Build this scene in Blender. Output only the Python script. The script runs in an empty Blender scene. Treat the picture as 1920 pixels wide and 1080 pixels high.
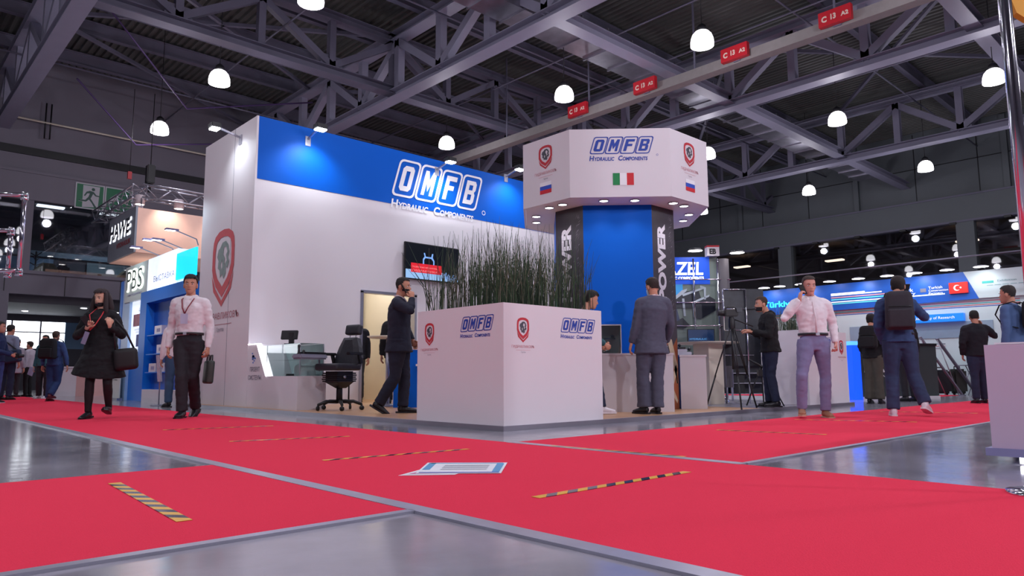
import bpy, bmesh, math, random
from mathutils import Vector, Matrix, noise
from mathutils.geometry import tessellate_polygon
SC = bpy.context.scene
COL = SC.collection
R = math.radians
PI = math.pi

# ---------------------------------------------------------------- camera, world, exposure
def look(p, yaw, pitch, roll):
    F = Vector((math.cos(pitch)*math.cos(yaw), math.cos(pitch)*math.sin(yaw), math.sin(pitch)))
    Rt = Vector((math.sin(yaw), -math.cos(yaw), 0)); U = Rt.cross(F)
    R2 = Rt*math.cos(roll)+U*math.sin(roll); U2 = -Rt*math.sin(roll)+U*math.cos(roll)
    m = Matrix((R2, U2, -F)).transposed().to_4x4(); m.translation = p
    return m
cd = bpy.data.cameras.new('camera'); cam = bpy.data.objects.new('camera', cd); COL.objects.link(cam)
cd.sensor_width = 36; cd.lens = 1345/1920*36; cd.clip_start = .05; cd.clip_end = 200
cam.matrix_world = look(Vector((0, 0, .52)), R(47), R(7.0), R(-.28))
SC.camera = cam
SC.view_settings.view_transform = 'Standard'; SC.view_settings.look = 'None'
SC.view_settings.gamma = 1; SC.view_settings.use_curve_mapping = False
SC.view_settings.exposure = -0.35
w = bpy.data.worlds.new('hall_air'); SC.world = w; w.use_nodes = True
w.node_tree.nodes['Background'].inputs[0].default_value = (.34, .36, .48, 1)
w.node_tree.nodes['Background'].inputs[1].default_value = .10
LAMP_W = 310; LAMP_COL = (.91, .88, 1.0)

# ---------------------------------------------------------------- materials
def lin(c):
    if isinstance(c, str):
        c = [int(c[i:i+2], 16)/255 for i in (0, 2, 4)]
        c = [(x/12.92 if x <= .04045 else ((x+.055)/1.055)**2.4) for x in c]
    return (*c[:3], 1)
MATS = {}
def mat(name, color, rough=.5, metal=0, emit=0, var=.08, scale=6, bump=0, alpha=1, trans=0, spec=.5, ecol=None):
    if name in MATS: return MATS[name]
    m = bpy.data.materials.new(name); m.use_nodes = True; nt = m.node_tree; N = nt.nodes; L = nt.links
    b = N['Principled BSDF']; c = lin(color)
    tc = N.new('ShaderNodeTexCoord'); nz = N.new('ShaderNodeTexNoise'); nz.inputs['Scale'].default_value = scale
    nz.inputs['Detail'].default_value = 3
    L.new(tc.outputs['Object'], nz.inputs['Vector'])
    rp = N.new('ShaderNodeMapRange'); rp.inputs[3].default_value = 1-var; rp.inputs[4].default_value = 1+var
    L.new(nz.outputs['Fac'], rp.inputs[0])
    mx = N.new('ShaderNodeVectorMath'); mx.operation = 'SCALE'; mx.inputs[0].default_value = c[:3]
    L.new(rp.outputs[0], mx.inputs['Scale']); L.new(mx.outputs[0], b.inputs['Base Color'])
    b.inputs['Roughness'].default_value = rough; b.inputs['Metallic'].default_value = metal
    b.inputs['Specular IOR Level'].default_value = spec
    if bump:
        bp = N.new('ShaderNodeBump'); bp.inputs['Strength'].default_value = bump; bp.inputs['Distance'].default_value = .01
        L.new(nz.outputs['Fac'], bp.inputs['Height']); L.new(bp.outputs[0], b.inputs['Normal'])
    if emit:
        b.inputs['Emission Color'].default_value = lin(ecol or color); b.inputs['Emission Strength'].default_value = emit
    if trans:
        b.inputs['Transmission Weight'].default_value = trans; b.inputs['IOR'].default_value = 1.45
    if alpha < 1: b.inputs['Alpha'].default_value = alpha
    MATS[name] = m
    return m
def glass_mat(name, tint=(.8, .9, .9), clear=.85, rough=.02):
    m = bpy.data.materials.new(name); m.use_nodes = True; nt = m.node_tree; N = nt.nodes; L = nt.links
    N.remove(N['Principled BSDF'])
    t = N.new('ShaderNodeBsdfTransparent'); t.inputs[0].default_value = (*tint, 1)
    g = N.new('ShaderNodeBsdfGlossy'); g.inputs['Roughness'].default_value = rough
    fr = N.new('ShaderNodeFresnel'); fr.inputs[0].default_value = 1.5
    ad = N.new('ShaderNodeMath'); ad.inputs[1].default_value = 1-clear; L.new(fr.outputs[0], ad.inputs[0])
    mx = N.new('ShaderNodeMixShader'); L.new(ad.outputs[0], mx.inputs[0]); L.new(t.outputs[0], mx.inputs[1]); L.new(g.outputs[0], mx.inputs[2])
    L.new(mx.outputs[0], N['Material Output'].inputs[0]); MATS[name] = m
    return m
white = mat('white_panel', 'e4dfe4', .45, var=.02, scale=2)
whitec = mat('white_laminate', 'ded8de', .35, var=.03, scale=3)
cream = mat('cream_panel', 'e0d6c4', .45, var=.03, scale=2)
blue = mat('blue_panel', '005cc8', .5, var=.03, scale=2, spec=.15)
pbsblue = mat('bright_blue_panel', '0a78e0', .4, var=.03)
darkface = mat('charcoal_print', '3a3740', .5, var=.25, scale=8)
steel = mat('grey_painted_steel', '8e8ca0', .5, var=.08, scale=2)
steeld = mat('dark_painted_steel', '6c6a7c', .55, var=.1, scale=2)
deckm = mat('corrugated_steel', '62625f', .55, metal=.2, var=.15, scale=.5)
galv = mat('galvanised_steel', 'aaa8b4', .35, metal=.85, var=.35, scale=3, bump=.3)
chrome = mat('chrome', 'dcdce6', .12, metal=1, var=.03)
alu = mat('brushed_aluminium', 'b0b0bc', .35, metal=.8, var=.06)
black = mat('black_plastic', '18181c', .45, var=.1)
blackc = mat('black_cloth', '141318', .9, var=.3, scale=30, bump=.2)
redp = mat('red_paint', 'c0202c', .45, var=.1)
logoblue = mat('logo_blue', '2344a8', .5, var=.03)
logored = mat('logo_red', 'c42a38', .5, var=.03)
logogrey = mat('logo_grey', '4a4c55', .5, var=.3, scale=40)
logopink = mat('faded_red_print', 'd08a92', .5, var=.03)
logowhite = mat('white_print', 'f4f4f8', .5, var=.02)
inkgrey = mat('grey_print', '77788a', .5, var=.05)
panelg = mat('grey_wall_panel', '74707c', .6, var=.05, scale=1)
panelgb = mat('greygreen_wall_panel', '62686c', .55, var=.06, scale=1)
concrete_d = mat('dark_plaster', '55545c', .8, var=.1, scale=1)
red_f = mat('flag_red', 'd0202c', .5, var=.02); blue_f = mat('flag_blue', '2a50c0', .5, var=.02); green_f = mat('flag_green', '108848', .5, var=.02)
lampm = mat('lit_dome', 'fff8ff', .3, emit=6, ecol=(1, .96, 1.0))
ledm = mat('led_strip', 'ffffff', .3, emit=6, ecol=(.95, .95, 1.0))
dlm = mat('downlight_lens', 'ffffff', .3, emit=14, ecol=(1, .95, .92))
pane = glass_mat('clear_glass', (.86, .95, .93), .93)
hallglass = glass_mat('gallery_glass', (.62, .66, .7), .93)

def floor_mat():
    m = bpy.data.materials.new('polished_concrete'); m.use_nodes = True; nt = m.node_tree; N = nt.nodes; L = nt.links
    b = N['Principled BSDF']; tc = N.new('ShaderNodeTexCoord')
    n1 = N.new('ShaderNodeTexNoise'); n1.inputs['Scale'].default_value = 1.1; n1.inputs['Detail'].default_value = 8
    n2 = N.new('ShaderNodeTexNoise'); n2.inputs['Scale'].default_value = 7; n2.inputs['Detail'].default_value = 4
    for n in (n1, n2): L.new(tc.outputs['Object'], n.inputs['Vector'])
    cr = N.new('ShaderNodeValToRGB'); cr.color_ramp.elements[0].position = .3; cr.color_ramp.elements[1].position = .75
    cr.color_ramp.elements[0].color = lin('7c7a84'); cr.color_ramp.elements[1].color = lin('aeabb6')
    L.new(n1.outputs['Fac'], cr.inputs[0]); L.new(cr.outputs[0], b.inputs['Base Color'])
    mr = N.new('ShaderNodeMapRange'); mr.inputs[3].default_value = .07; mr.inputs[4].default_value = .20
    L.new(n2.outputs['Fac'], mr.inputs[0]); L.new(mr.outputs[0], b.inputs['Roughness'])
    b.inputs['Specular IOR Level'].default_value = 1.0
    bp = N.new('ShaderNodeBump'); bp.inputs['Strength'].default_value = .05; bp.inputs['Distance'].default_value = .02
    L.new(n2.outputs['Fac'], bp.inputs['Height']); L.new(bp.outputs[0], b.inputs['Normal'])
    return m
concrete = floor_mat()
carpet = mat('red_carpet', 'e43450', .95, var=.10, scale=220, bump=.35, spec=.15)
def wood_mat():
    m = bpy.data.materials.new('oak_laminate'); m.use_nodes = True; nt = m.node_tree; N = nt.nodes; L = nt.links
    b = N['Principled BSDF']; tc = N.new('ShaderNodeTexCoord'); mp = N.new('ShaderNodeMapping'); mp.inputs['Scale'].default_value = (1, 9, 1)
    L.new(tc.outputs['Object'], mp.inputs[0]); n = N.new('ShaderNodeTexNoise'); n.inputs['Scale'].default_value = 3; n.inputs['Detail'].default_value = 6
    L.new(mp.outputs[0], n.inputs['Vector']); cr = N.new('ShaderNodeValToRGB')
    cr.color_ramp.elements[0].color = lin('a87a58'); cr.color_ramp.elements[1].color = lin('d4aa84')
    L.new(n.outputs['Fac'], cr.inputs[0]); L.new(cr.outputs[0], b.inputs['Base Color']); b.inputs['Roughness'].default_value = .35
    return m
woodm = wood_mat()

# ---------------------------------------------------------------- mesh builder
class MB:
    def __init__(s): s.v = []; s.f = []; s.m = []; s.s = []
    def add(s, vs, fs, mi=0, sm=False, M=None):
        o = len(s.v)
        s.v += [tuple(M @ Vector(p)) if M else tuple(p) for p in vs]
        for f in fs: s.f.append([o+i for i in f]); s.m.append(mi); s.s.append(sm)
        return s
    def box(s, x0, x1, y0, y1, z0, z1, mi=0, M=None, bev=0):
        if bev and min(x1-x0, y1-y0, z1-z0) > 2.2*bev:
            bm = bmesh.new(); bmesh.ops.create_cube(bm, size=1)
            for v in bm.verts: v.co = Vector(((x0+x1)/2+v.co.x*(x1-x0), (y0+y1)/2+v.co.y*(y1-y0), (z0+z1)/2+v.co.z*(z1-z0)))
            bmesh.ops.bevel(bm, geom=bm.edges[:], offset=bev, segments=2, affect='EDGES')
            return s.bm(bm, mi, False, M)
        v = [(x, y, z) for z in (z0, z1) for y in (y0, y1) for x in (x0, x1)]
        return s.add(v, [(0, 2, 3, 1), (4, 5, 7, 6), (0, 1, 5, 4), (2, 6, 7, 3), (0, 4, 6, 2), (1, 3, 7, 5)], mi, False, M)
    def bm(s, bm, mi=0, sm=False, M=None):
        bm.verts.index_update()
        s.add([v.co[:] for v in bm.verts], [[v.index for v in f.verts] for f in bm.faces], mi, sm, M); bm.free(); return s
    def tube(s, pts, r, n=8, mi=0, cap=True, sm=True, ry=None, up=None, M=None):
        pts = [Vector(p) for p in pts]; k = len(pts)
        rs = r if isinstance(r, (list, tuple)) else [r]*k
        ry_ = ry if isinstance(ry, (list, tuple)) else ([ry]*k if ry else rs)
        T = []
        for i in range(k):
            a = pts[max(i-1, 0)]; b = pts[min(i+1, k-1)]; t = (b-a)
            T.append(t.normalized() if t.length > 1e-9 else Vector((0, 0, 1)))
        u = Vector(up) if up else (Vector((1, 0, 0)) if abs(T[0].x) < .9 else Vector((0, 1, 0)))
        vs = []; fs = []
        for i in range(k):
            u = (u-T[i]*u.dot(T[i])).normalized(); w_ = T[i].cross(u)
            for j in range(n):
                a = 2*PI*j/n; vs.append(pts[i]+u*math.cos(a)*rs[i]+w_*math.sin(a)*ry_[i])
        for i in range(k-1):
            for j in range(n): fs.append((i*n+j, i*n+(j+1) % n, (i+1)*n+(j+1) % n, (i+1)*n+j))
        s.add(vs, fs, mi, sm, M)
        if cap:
            o = len(s.v)-len(vs)
            s.f.append([o+j for j in range(n)][::-1]); s.m.append(mi); s.s.append(False)
            s.f.append([o+(k-1)*n+j for j in range(n)]); s.m.append(mi); s.s.append(False)
        return s
    def lathe(s, prof, n=20, mi=0, M=None, sm=True, c=(0, 0)):
        vs = []; fs = []; k = len(prof)
        for r, z in prof:
            for j in range(n): a = 2*PI*j/n; vs.append((c[0]+r*math.cos(a), c[1]+r*math.sin(a), z))
        for i in range(k-1):
            for j in range(n): fs.append((i*n+j, i*n+(j+1) % n, (i+1)*n+(j+1) % n, (i+1)*n+j))
        return s.add(vs, fs, mi, sm, M)
    def prism(s, poly, z0, z1, mi=0, M=None, sm=False):
        n = len(poly); vs = [(x, y, z0) for x, y in poly]+[(x, y, z1) for x, y in poly]
        fs = [list(range(n))[::-1], list(range(n, 2*n))]+[(i, (i+1) % n, n+(i+1) % n, n+i) for i in range(n)]
        return s.add(vs, fs, mi, sm, M)
    def ball(s, c, rx, ry=None, rz=None, n=12, mi=0, M=None):
        ry = ry or rx; rz = rz or rx; vs = []; fs = []; k = max(4, n*2//3)
        for i in range(k+1):
            t = PI*i/k
            for j in range(n):
                a = 2*PI*j/n; vs.append((c[0]+rx*math.sin(t)*math.cos(a), c[1]+ry*math.sin(t)*math.sin(a), c[2]-rz*math.cos(t)))
        for i in range(k):
            for j in range(n): fs.append((i*n+j, i*n+(j+1) % n, (i+1)*n+(j+1) % n, (i+1)*n+j))
        return s.add(vs, fs, mi, True, M)
    def bar(s, a, b, w_, h, mi=0, up=(0, 0, 1)):
        a = Vector(a); b = Vector(b); t = (b-a).normalized(); u = Vector(up)
        if abs(t.dot(u)) > .98: u = Vector((1, 0, 0))
        sd = t.cross(u).normalized(); u = sd.cross(t)
        vs = [p+sd*x*w_/2+u*z*h/2 for p in (a, b) for x, z in ((-1, -1), (1, -1), (1, 1), (-1, 1))]
        return s.add(vs, [(3, 2, 1, 0), (4, 5, 6, 7), (0, 1, 5, 4), (1, 2, 6, 5), (2, 3, 7, 6), (3, 0, 4, 7)], mi)
    def ibeam(s, a, b, w_, h, mi=0, t=.03):
        a = Vector(a); b = Vector(b); z = Vector((0, 0, h/2-t/2))
        s.bar(a+z, b+z, w_, t, mi); s.bar(a-z, b-z, w_, t, mi); s.bar(a, b, t, h-2*t, mi); return s
    def poly2d(s, loops, M, mi=0):
        L3 = [[Vector((x, y, 0)) for x, y in lp] for lp in loops]
        flat = [p for lp in L3 for p in lp]; tr = tessellate_polygon(L3); fs = []
        for t in tr:
            a, b, c = (flat[i] for i in t)
            fs.append(t if (b-a).cross(c-a).z > 0 else t[::-1])
        return s.add(flat, fs, mi, False, M)
    def quad(s, a, b, c, d, mi=0): return s.add([a, b, c, d], [(0, 1, 2, 3)], mi)
    def obj(s, name, mats, parent=None, label=None, cat=None, group=None, kind=None, loc=None, rz=0):
        me = bpy.data.meshes.new(name); me.from_pydata(s.v, [], s.f)
        for m in (mats if isinstance(mats, (list, tuple)) else [mats]): me.materials.append(m)
        me.polygons.foreach_set('material_index', s.m); me.polygons.foreach_set('use_smooth', s.s)
        me.update()
        return link(name, me, parent, label, cat, group, kind, loc, rz)
def props(o, label=None, cat=None, group=None, kind=None):
    if label: o['label'] = label
    if cat: o['category'] = cat
    if group: o['group'] = group
    if kind: o['kind'] = kind
    return o
def link(name, data, parent=None, label=None, cat=None, group=None, kind=None, loc=None, rz=0):
    o = bpy.data.objects.new(name, data); COL.objects.link(o); o.parent = parent
    if loc: o.location = loc
    o.rotation_euler = (0, 0, rz)
    return props(o, label, cat, group, kind)
def root(name, label, cat, loc=(0, 0, 0), rz=0, group=None, kind=None, parent=None):
    return link(name, None, parent, label, cat, group, kind, loc, rz)
def copy_tree(o, parent=None, **kw):
    c = o.copy(); COL.objects.link(c); c.parent = parent
    for ch in list(o.children): copy_tree(ch, c)
    for k, v in kw.items():
        if k == 'loc': c.location = v
        elif k == 'rz': c.rotation_euler = (0, 0, v)
        else: c[k] = v
    return c
def frame(o, u, v=(0, 0, 1), off=.004):
    u = Vector(u).normalized(); v = Vector(v).normalized(); n = u.cross(v)
    M = Matrix((u, v, n)).transposed().to_4x4(); M.translation = Vector(o)+n*off
    return M
TXT = {}
def text_mb(s, mb, M, w_, h, mi=0, bold=0, shear=0):
    key = (s, bold)
    if key not in TXT:
        cu = bpy.data.curves.new('t', 'FONT'); cu.body = s; cu.offset = bold; cu.resolution_u = 3; cu.fill_mode = 'FRONT'
        o = bpy.data.objects.new('t', cu); COL.objects.link(o)
        dg = bpy.context.evaluated_depsgraph_get(); me = bpy.data.meshes.new_from_object(o.evaluated_get(dg))
        vs = [v.co[:] for v in me.vertices]; fs = [list(p.vertices) for p in me.polygons]
        bpy.data.objects.remove(o); bpy.data.curves.remove(cu); bpy.data.meshes.remove(me)
        x0 = min(v[0] for v in vs); x1 = max(v[0] for v in vs); y0 = min(v[1] for v in vs); y1 = max(v[1] for v in vs)
        TXT[key] = ([((v[0]-x0)/(x1-x0), (v[1]-y0)/(y1-y0)) for v in vs], fs)
    vs, fs = TXT[key]
    mb.add([(x*w_+y*h*shear, y*h, 0) for x, y in vs], fs, mi, False, M)
    return mb
def spot(name, loc, target, power, angle=60, blend=.5, color=(1, .95, .95), radius=.05, parent=None):
    l = bpy.data.lights.new(name, 'SPOT'); l.energy = power; l.spot_size = R(angle); l.spot_blend = blend; l.color = color; l.shadow_soft_size = radius
    o = bpy.data.objects.new(name, l); COL.objects.link(o); o.location = loc; o.parent = parent
    o.rotation_euler = (Vector(target)-Vector(loc)).to_track_quat('-Z', 'Y').to_euler()
    return o
# ================================================================ setting
S = 'structure'
MB().box(-14, 46, -14, 40, -.1, 0).obj('floor', concrete, kind=S)
# corrugated deck with ribs running away to the left
mb = MB(); x = -8.0; zc = 13.35
while x < 44:
    mb.add([(x, -12, zc), (x+.10, -12, zc), (x+.13, -12, zc-.09), (x+.23, -12, zc-.09), (x+.26, -12, zc),
            (x, 36, zc), (x+.10, 36, zc), (x+.13, 36, zc-.09), (x+.23, 36, zc-.09), (x+.26, 36, zc)],
           [(i, i+1, i+6, i+5) for i in range(4)]); x += .26
ceil = mb.obj('ceiling', deckm, kind=S)
def member(tr, a, b, w_, h, name='web_member', m=steel):
    return MB().bar(a, b, w_, h).obj(name, m, tr)
def truss(axis, c, a0, a1, step, zb=10.3, zt=12.4, cw=.30, web=.17, phase=0, m=steel):
    P = (lambda t, z: (c, t, z)) if axis == 'y' else (lambda t, z: (t, c, z))
    tr = MB().ibeam(P(a0, zb), P(a1, zb), cw, .30).obj('roof_truss', m, ceil)
    MB().ibeam(P(a0, zt), P(a1, zt), cw, .30).obj('top_chord', m, tr)
    t = a0; k = phase
    while t < a1-.1:
        e = min(t+step, a1)
        member(tr, P(t, zb+.15), P(t, zt-.15), web, web, m=m)
        if k % 2: member(tr, P(t, zb+.2), P(e, zt-.2), web, web, m=m)
        else: member(tr, P(t, zt-.2), P(e, zb+.2), web, web, m=m)
        if not k % 2:
            g = .32
            pl = [(-g*1.3, 0), (g*1.3, 0), (g, g*1.4), (-g, g*1.4)]
            gp = MB(); th = .03
            vs = [P(e+x, zb+.12+z) for x, z in pl]
            off = (th, 0, 0) if axis == 'y' else (0, th, 0)
            v2 = [tuple(p[i]+off[i] for i in range(3)) for p in vs]; v1 = [tuple(p[i]-off[i] for i in range(3)) for p in vs]
            gp.add(v1+v2, [(0, 1, 2, 3), (7, 6, 5, 4)]+[(i, i+4, (i+1) % 4+4, (i+1) % 4) for i in range(4)])
            gp.obj('gusset_plate', m, tr)
        t = e; k += 1
    return tr
for xx in (3.85, 13.5, 23.1, 32.9): truss('y', xx, -8.6 if xx > 4 else 13.0, 34.2, 2.4, cw=.5, web=.26)
for yy, ph in ((20.6, 0),): truss('x', yy, 3.85 if yy > 20 else 13.5, 42.5, 2.41, zb=10.5, cw=.42, web=.22, phase=ph, m=steeld)
for yy in (13.0, 5.2): MB().ibeam((13.5, yy, 10.5), (42.5, yy, 10.5), .42, .34).obj('cross_beam', steel, ceil)
yy = -6.0
while yy < 34:
    if abs(yy-20.6) > .9 and abs(yy-13) > .9:
        MB().ibeam((-8, yy, 12.95), (42.5, yy, 12.95), .22, .5).obj('purlin', steeld, ceil)
    yy += 3.1
for a, b in (((3.9, 20.6), (13.4, 26.8)), ((3.9, 26.8), (13.4, 20.6)), ((3.9, 26.8), (13.4, 33)), ((13.6, 20.6), (23, 26.8)), ((13.6, 26.8), (23, 20.6)),
             ((23.2, 5.2), (32.8, 13)), ((23.2, 13), (32.8, 5.2)), ((23.2, 13), (32.8, 20.6))):
    MB().bar((*a, 12.5), (*b, 12.5), .12, .12).obj('roof_brace', steeld, ceil)
# ventilation duct with flanges
dc = MB().box(6, 39.8, 13.95, 14.95, 10.95, 11.6).obj('air_duct', galv, ceil)
x = 6.0
while x < 39.5:
    MB().box(x, x+.05, 13.9, 15.0, 10.9, 11.65).obj('duct_flange', galv, dc); x += 1.25
for x in (25.5, 33.8): 
    g = MB()
    for k in range(7): g.box(x+k*.13, x+k*.13+.05, 14.1, 14.8, 10.93, 10.95)
    g.obj('duct_grille', black, dc)
# thin sprinkler pipes and conduits
for y_, z_ in ((17.2, 11.9), (9.6, 11.9), (24.1, 11.9), (29.5, 11.9)): MB().tube([(2, y_, z_), (41, y_, z_)], .035, 6).obj('ceiling_pipe', steeld, ceil)
for x_ in (9.4, 17.6, 20.4, 26.7, 30.1): MB().tube([(x_, -5, 11.5), (x_, 33, 11.5)], .03, 6).obj('ceiling_pipe', steeld, ceil)
# square insulated pipe carrying the red signs
pr = MB().box(18.45, 18.80, 1, 24, 9.55, 9.85).obj('service_duct', mat('dusty_grey_duct', '8a8482', .7, var=.15), ceil)
for y_ in (3, 7.3, 11.6, 15.9, 20.2): MB().box(18.60, 18.64, y_, y_+.05, 9.85, 13.2).obj('hanger_rod', steeld, pr)
# ---- left wall: plane y=33, gallery above, bright windows below
Wl = MB()
Wl.box(-14, 42, 33.0, 33.3, 8.55, 13.4, 0).box(-14, 42, 32.9, 33.0, 9.25, 9.55, 1)
Wl.box(-14, 42, 32.85, 33.3, 7.45, 8.5, 0).box(-14, 42, 32.8, 33.3, 8.5, 8.6, 0)
Wl.box(-14, 42, 32.9, 33.3, 3.75, 4.55, 0).box(-14, 42, 32.82, 33.3, 4.55, 4.68, 0)
wl = Wl.obj('wall_left', [panelg, black], kind=S)
for x0 in range(-7, 21): MB().box(x0*2+.30, x0*2+.33, 32.885, 32.90, 3.76, 4.54).obj('panel_joint', black, wl)
for x0 in (-12, -5, -1.9, 1.4, 4.75, 11.5, 18): MB().box(x0, x0+.32, 32.9, 33.25, 4.6, 7.5).obj('gallery_post', panelg, wl)
for x0 in (-1.6, 4.9, 13.5, 23): MB().box(x0-1.05, x0-.45, 32.6, 33.2, 0, 3.8).obj('wall_column', panelg, wl)
MB().tube([(-12, 32.7, 10.6), (42, 32.7, 10.6)], .04, 6).obj('wall_pipe', cream, wl)
for x_ in (5.2, 12.3): 
    MB().tube([(x_, 32.7, 11.4), (x_, 32.7, 9.95), (x_+.18, 32.7, 9.95), (x_+.18, 32.7, 11.4)], .03, 5).obj('cable_loop', black, wl)
MB().box(-14, 42, 33.05, 33.09, 4.68, 7.45).obj('window_gallery', hallglass, kind=S)
g = MB().box(-14, 42, 33.3, 39.6, 3.6, 3.75).box(-14, 42, 39.5, 39.6, 3.7, 8).box(-14, 42, 33.3, 39.6, 7.9, 8.0)
gal = g.obj('floor_gallery', concrete_d, kind=S)
MB().box(-14, 42, 39.3, 39.45, 6.2, 6.45).obj('back_band', mat('lit_back_band', '8fa6b8', .6), gal)
for x0, c in ((3.6, '7f9fc0'), (8.4, '6d8088'), (13, '7f9fc0')): MB().box(x0, x0+3.4, 39.3, 39.45, 4.9, 6.1).obj('back_poster', mat('poster_'+c, c, .6, var=.4, scale=1.5), gal)
for k in range(6): MB().box(3.2+k*2.4, 4.2+k*2.4, 35.5, 35.8, 7.82, 7.88).obj('ceiling_lamp', ledm if k % 2 else mat('soft_led', 'ffffff', emit=2), gal)
spot('gallery_light', (9, 36, 7.7), (9, 37, 4), 900, 150, 1, (.8, .9, 1), .4)
# passage below the gallery with daylight windows
p = MB().box(-14, 42, 33.3, 39.6, 3.45, 3.6).box(-14, 42, 39.4, 39.7, 0, 1.9).box(-14, 42, 39.4, 39.7, 3.15, 3.6)
p.obj('wall_passage', concrete_d, kind=S)
dayl = mat('daylight_glass', 'ffffff', .4, emit=5, ecol=(.88, .94, 1.0))
wn = MB().box(-14, 7.7, 39.5, 39.55, 1.9, 3.15).obj('window_1', dayl, kind=S)
for x_ in [-9+1.12*k for k in range(15)]: MB().box(x_, x_+.06, 39.42, 39.5, 1.9, 3.15).obj('mullion', steeld, wn)
MB().box(-14, 7.7, 39.41, 39.5, 2.62, 2.67).obj('transom', steeld, wn)
MB().box(7.7, 9.2, 39.4, 39.5, 1.9, 3.15).obj('window_2', mat('blue_grey_glass', '5a86a8', .3), kind=S)
for k in range(8): MB().lathe([(.12, 3.44), (.12, 3.42), (0, 3.42)], 10, c=(2.5+k*1.6, 34.2+(k % 3)*1.5)).obj('trim_%d' % (k+1), ledm, kind=S)
# ---- right wall: plane x=41
Wr = MB().box(41, 41.3, -14, 40, 9.5, 13.4, 0).box(40.7, 41.3, -14, 40, 8.2, 9.42, 0).box(40.65, 41.3, -14, 40, 9.42, 9.5, 1)
Wr.box(40.9, 41.3, -14, 40, 0, 3.2, 0).box(40.65, 41.3, -14, 40, 8.1, 8.2, 1)
wr = Wr.obj('wall_right', [panelgb, steeld], kind=S)
for y0 in (-1, 9.95, 19.4, 29): MB().box(40.7, 41.2, y0, y0+.8, 3, 8.15).obj('wall_column', panelgb, wr)
for y0 in (1.2, 8.3, 15.4, 22.5): MB().box(40.8, 41.0, y0, y0+.25, 9.5, 13.2).obj('wall_column', panelgb, wr)
for k in range(9): MB().box(40.6, 40.9, 6.0+k*2.35, 6.3+k*2.35, 8.02, 8.12).obj('beam_bracket', black, wr)
for k in range(12): MB().box(40.98, 41.0, -2+k*2.9, -1.96+k*2.9, 9.6, 13.2).obj('panel_joint', black, wr)
MB().box(40.98, 41, -2, 32, 11.3, 11.34).obj('panel_joint', black, wr)
MB().box(41.0, 41.04, -14, 40, 3.2, 8.1).obj('window_3', hallglass, kind=S)
bk = MB().box(45.6, 45.9, -14, 40, 0, 12).box(41.3, 45.9, -14, 40, 8.3, 8.5).obj('wall_back_room', mat('brown_plaster', '6a5a50', .8, var=.2, scale=.4), kind=S)
for y0, z0 in ((17.2, 7.2), (10.3, 7.4), (23.2, 7.5)): MB().box(42.5, 42.9, y0, y0+1.0, z0, z0+.08).obj('back_room_lamp', mat('warm_led', 'ffdcc0', emit=5), bk)
MB().box(-14, -13.9, -14, 40, 0, 13.4).obj('wall_entrance', panelg, kind=S)
MB().box(-14, 46, -14, -13.9, 0, 13.4).obj('wall_front', panelg, kind=S)

# ---------------------------------------------------------------- pendant lamps
def lamp():
    r = root('pendant_lamp', 'x', 'lamp')
    MB().lathe([(.30, -.28), (.305, -.2), (.29, -.08), (.25, .03), (.18, .11), (.10, .15)], 28).lathe([(.30, -.28), (.15, -.30), (0, -.305)], 28).obj('lit_dome', lampm, r)
    MB().lathe([(.11, .14), (.13, .17), (.12, .27), (.06, .33), (0, .34)], 16).obj('lamp_cap', black, r)
    MB().tube([(0, 0, .33), (0, 0, 3.80)], .012, 5).obj('cord', black, r)
    return r
l0 = lamp(); used = False
LP = {(7.4, 14.8): 'highest in the left half, cut by the photo top', (7.6, 20.9): 'above the white end panel of the stand', (7.7, 26.7): 'furthest left, in front of the dark wall band',
      (16.1, 9.8): 'large one high above the octagonal tower', (16.1, 14.8): 'just above the left corner of the octagonal tower', (16.3, 21.1): 'directly over the white lettering on the blue band',
      (24.8, 9.9): 'right of the tower, under the long steel chord', (24.7, 5.2): 'furthest right, beside the chrome pole', (33.7, 15.0): 'small one at the far end, left of the last pair',
      (33.5, 9.8): 'small one at the far end against the green wall', (24.9, 15.1): 'half hidden behind the right edge of the tower', (24.8, 21.0): 'half hidden behind the left edge of the tower',
      (33.5, 20.8): None, (33.5, 5): None, (7.5, 9.8): None, (7.5, 4.8): None, (16.1, 4.8): None, (-1, 9.8): None, (-1, 4.8): None, (7.5, -1): None, (16.1, -1): None, (-1, 16): None, (-1, -2): None, (24.8, -1): None, (-1, 23): None}
for (x, y), d in LP.items():
    o = l0 if not used else copy_tree(l0); used = True
    o.location = (x, y, 9.2+.28); o['group'] = 'white dome pendant lamps of the hall'
    o['label'] = 'white dome pendant lamp, '+(d or 'one of those out of view around the photo')
    spot('lamp_light', (0, 0, -.34), (0, 0, -5), LAMP_W, 150, .6, LAMP_COL, .25, parent=o)
    pl_ = bpy.data.lights.new('lamp_glow', 'POINT'); pl_.energy = 70; pl_.color = LAMP_COL; pl_.shadow_soft_size = .2
    po = bpy.data.objects.new('lamp_glow', pl_); COL.objects.link(po); po.parent = o; po.location = (0, 0, -.6)

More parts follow.
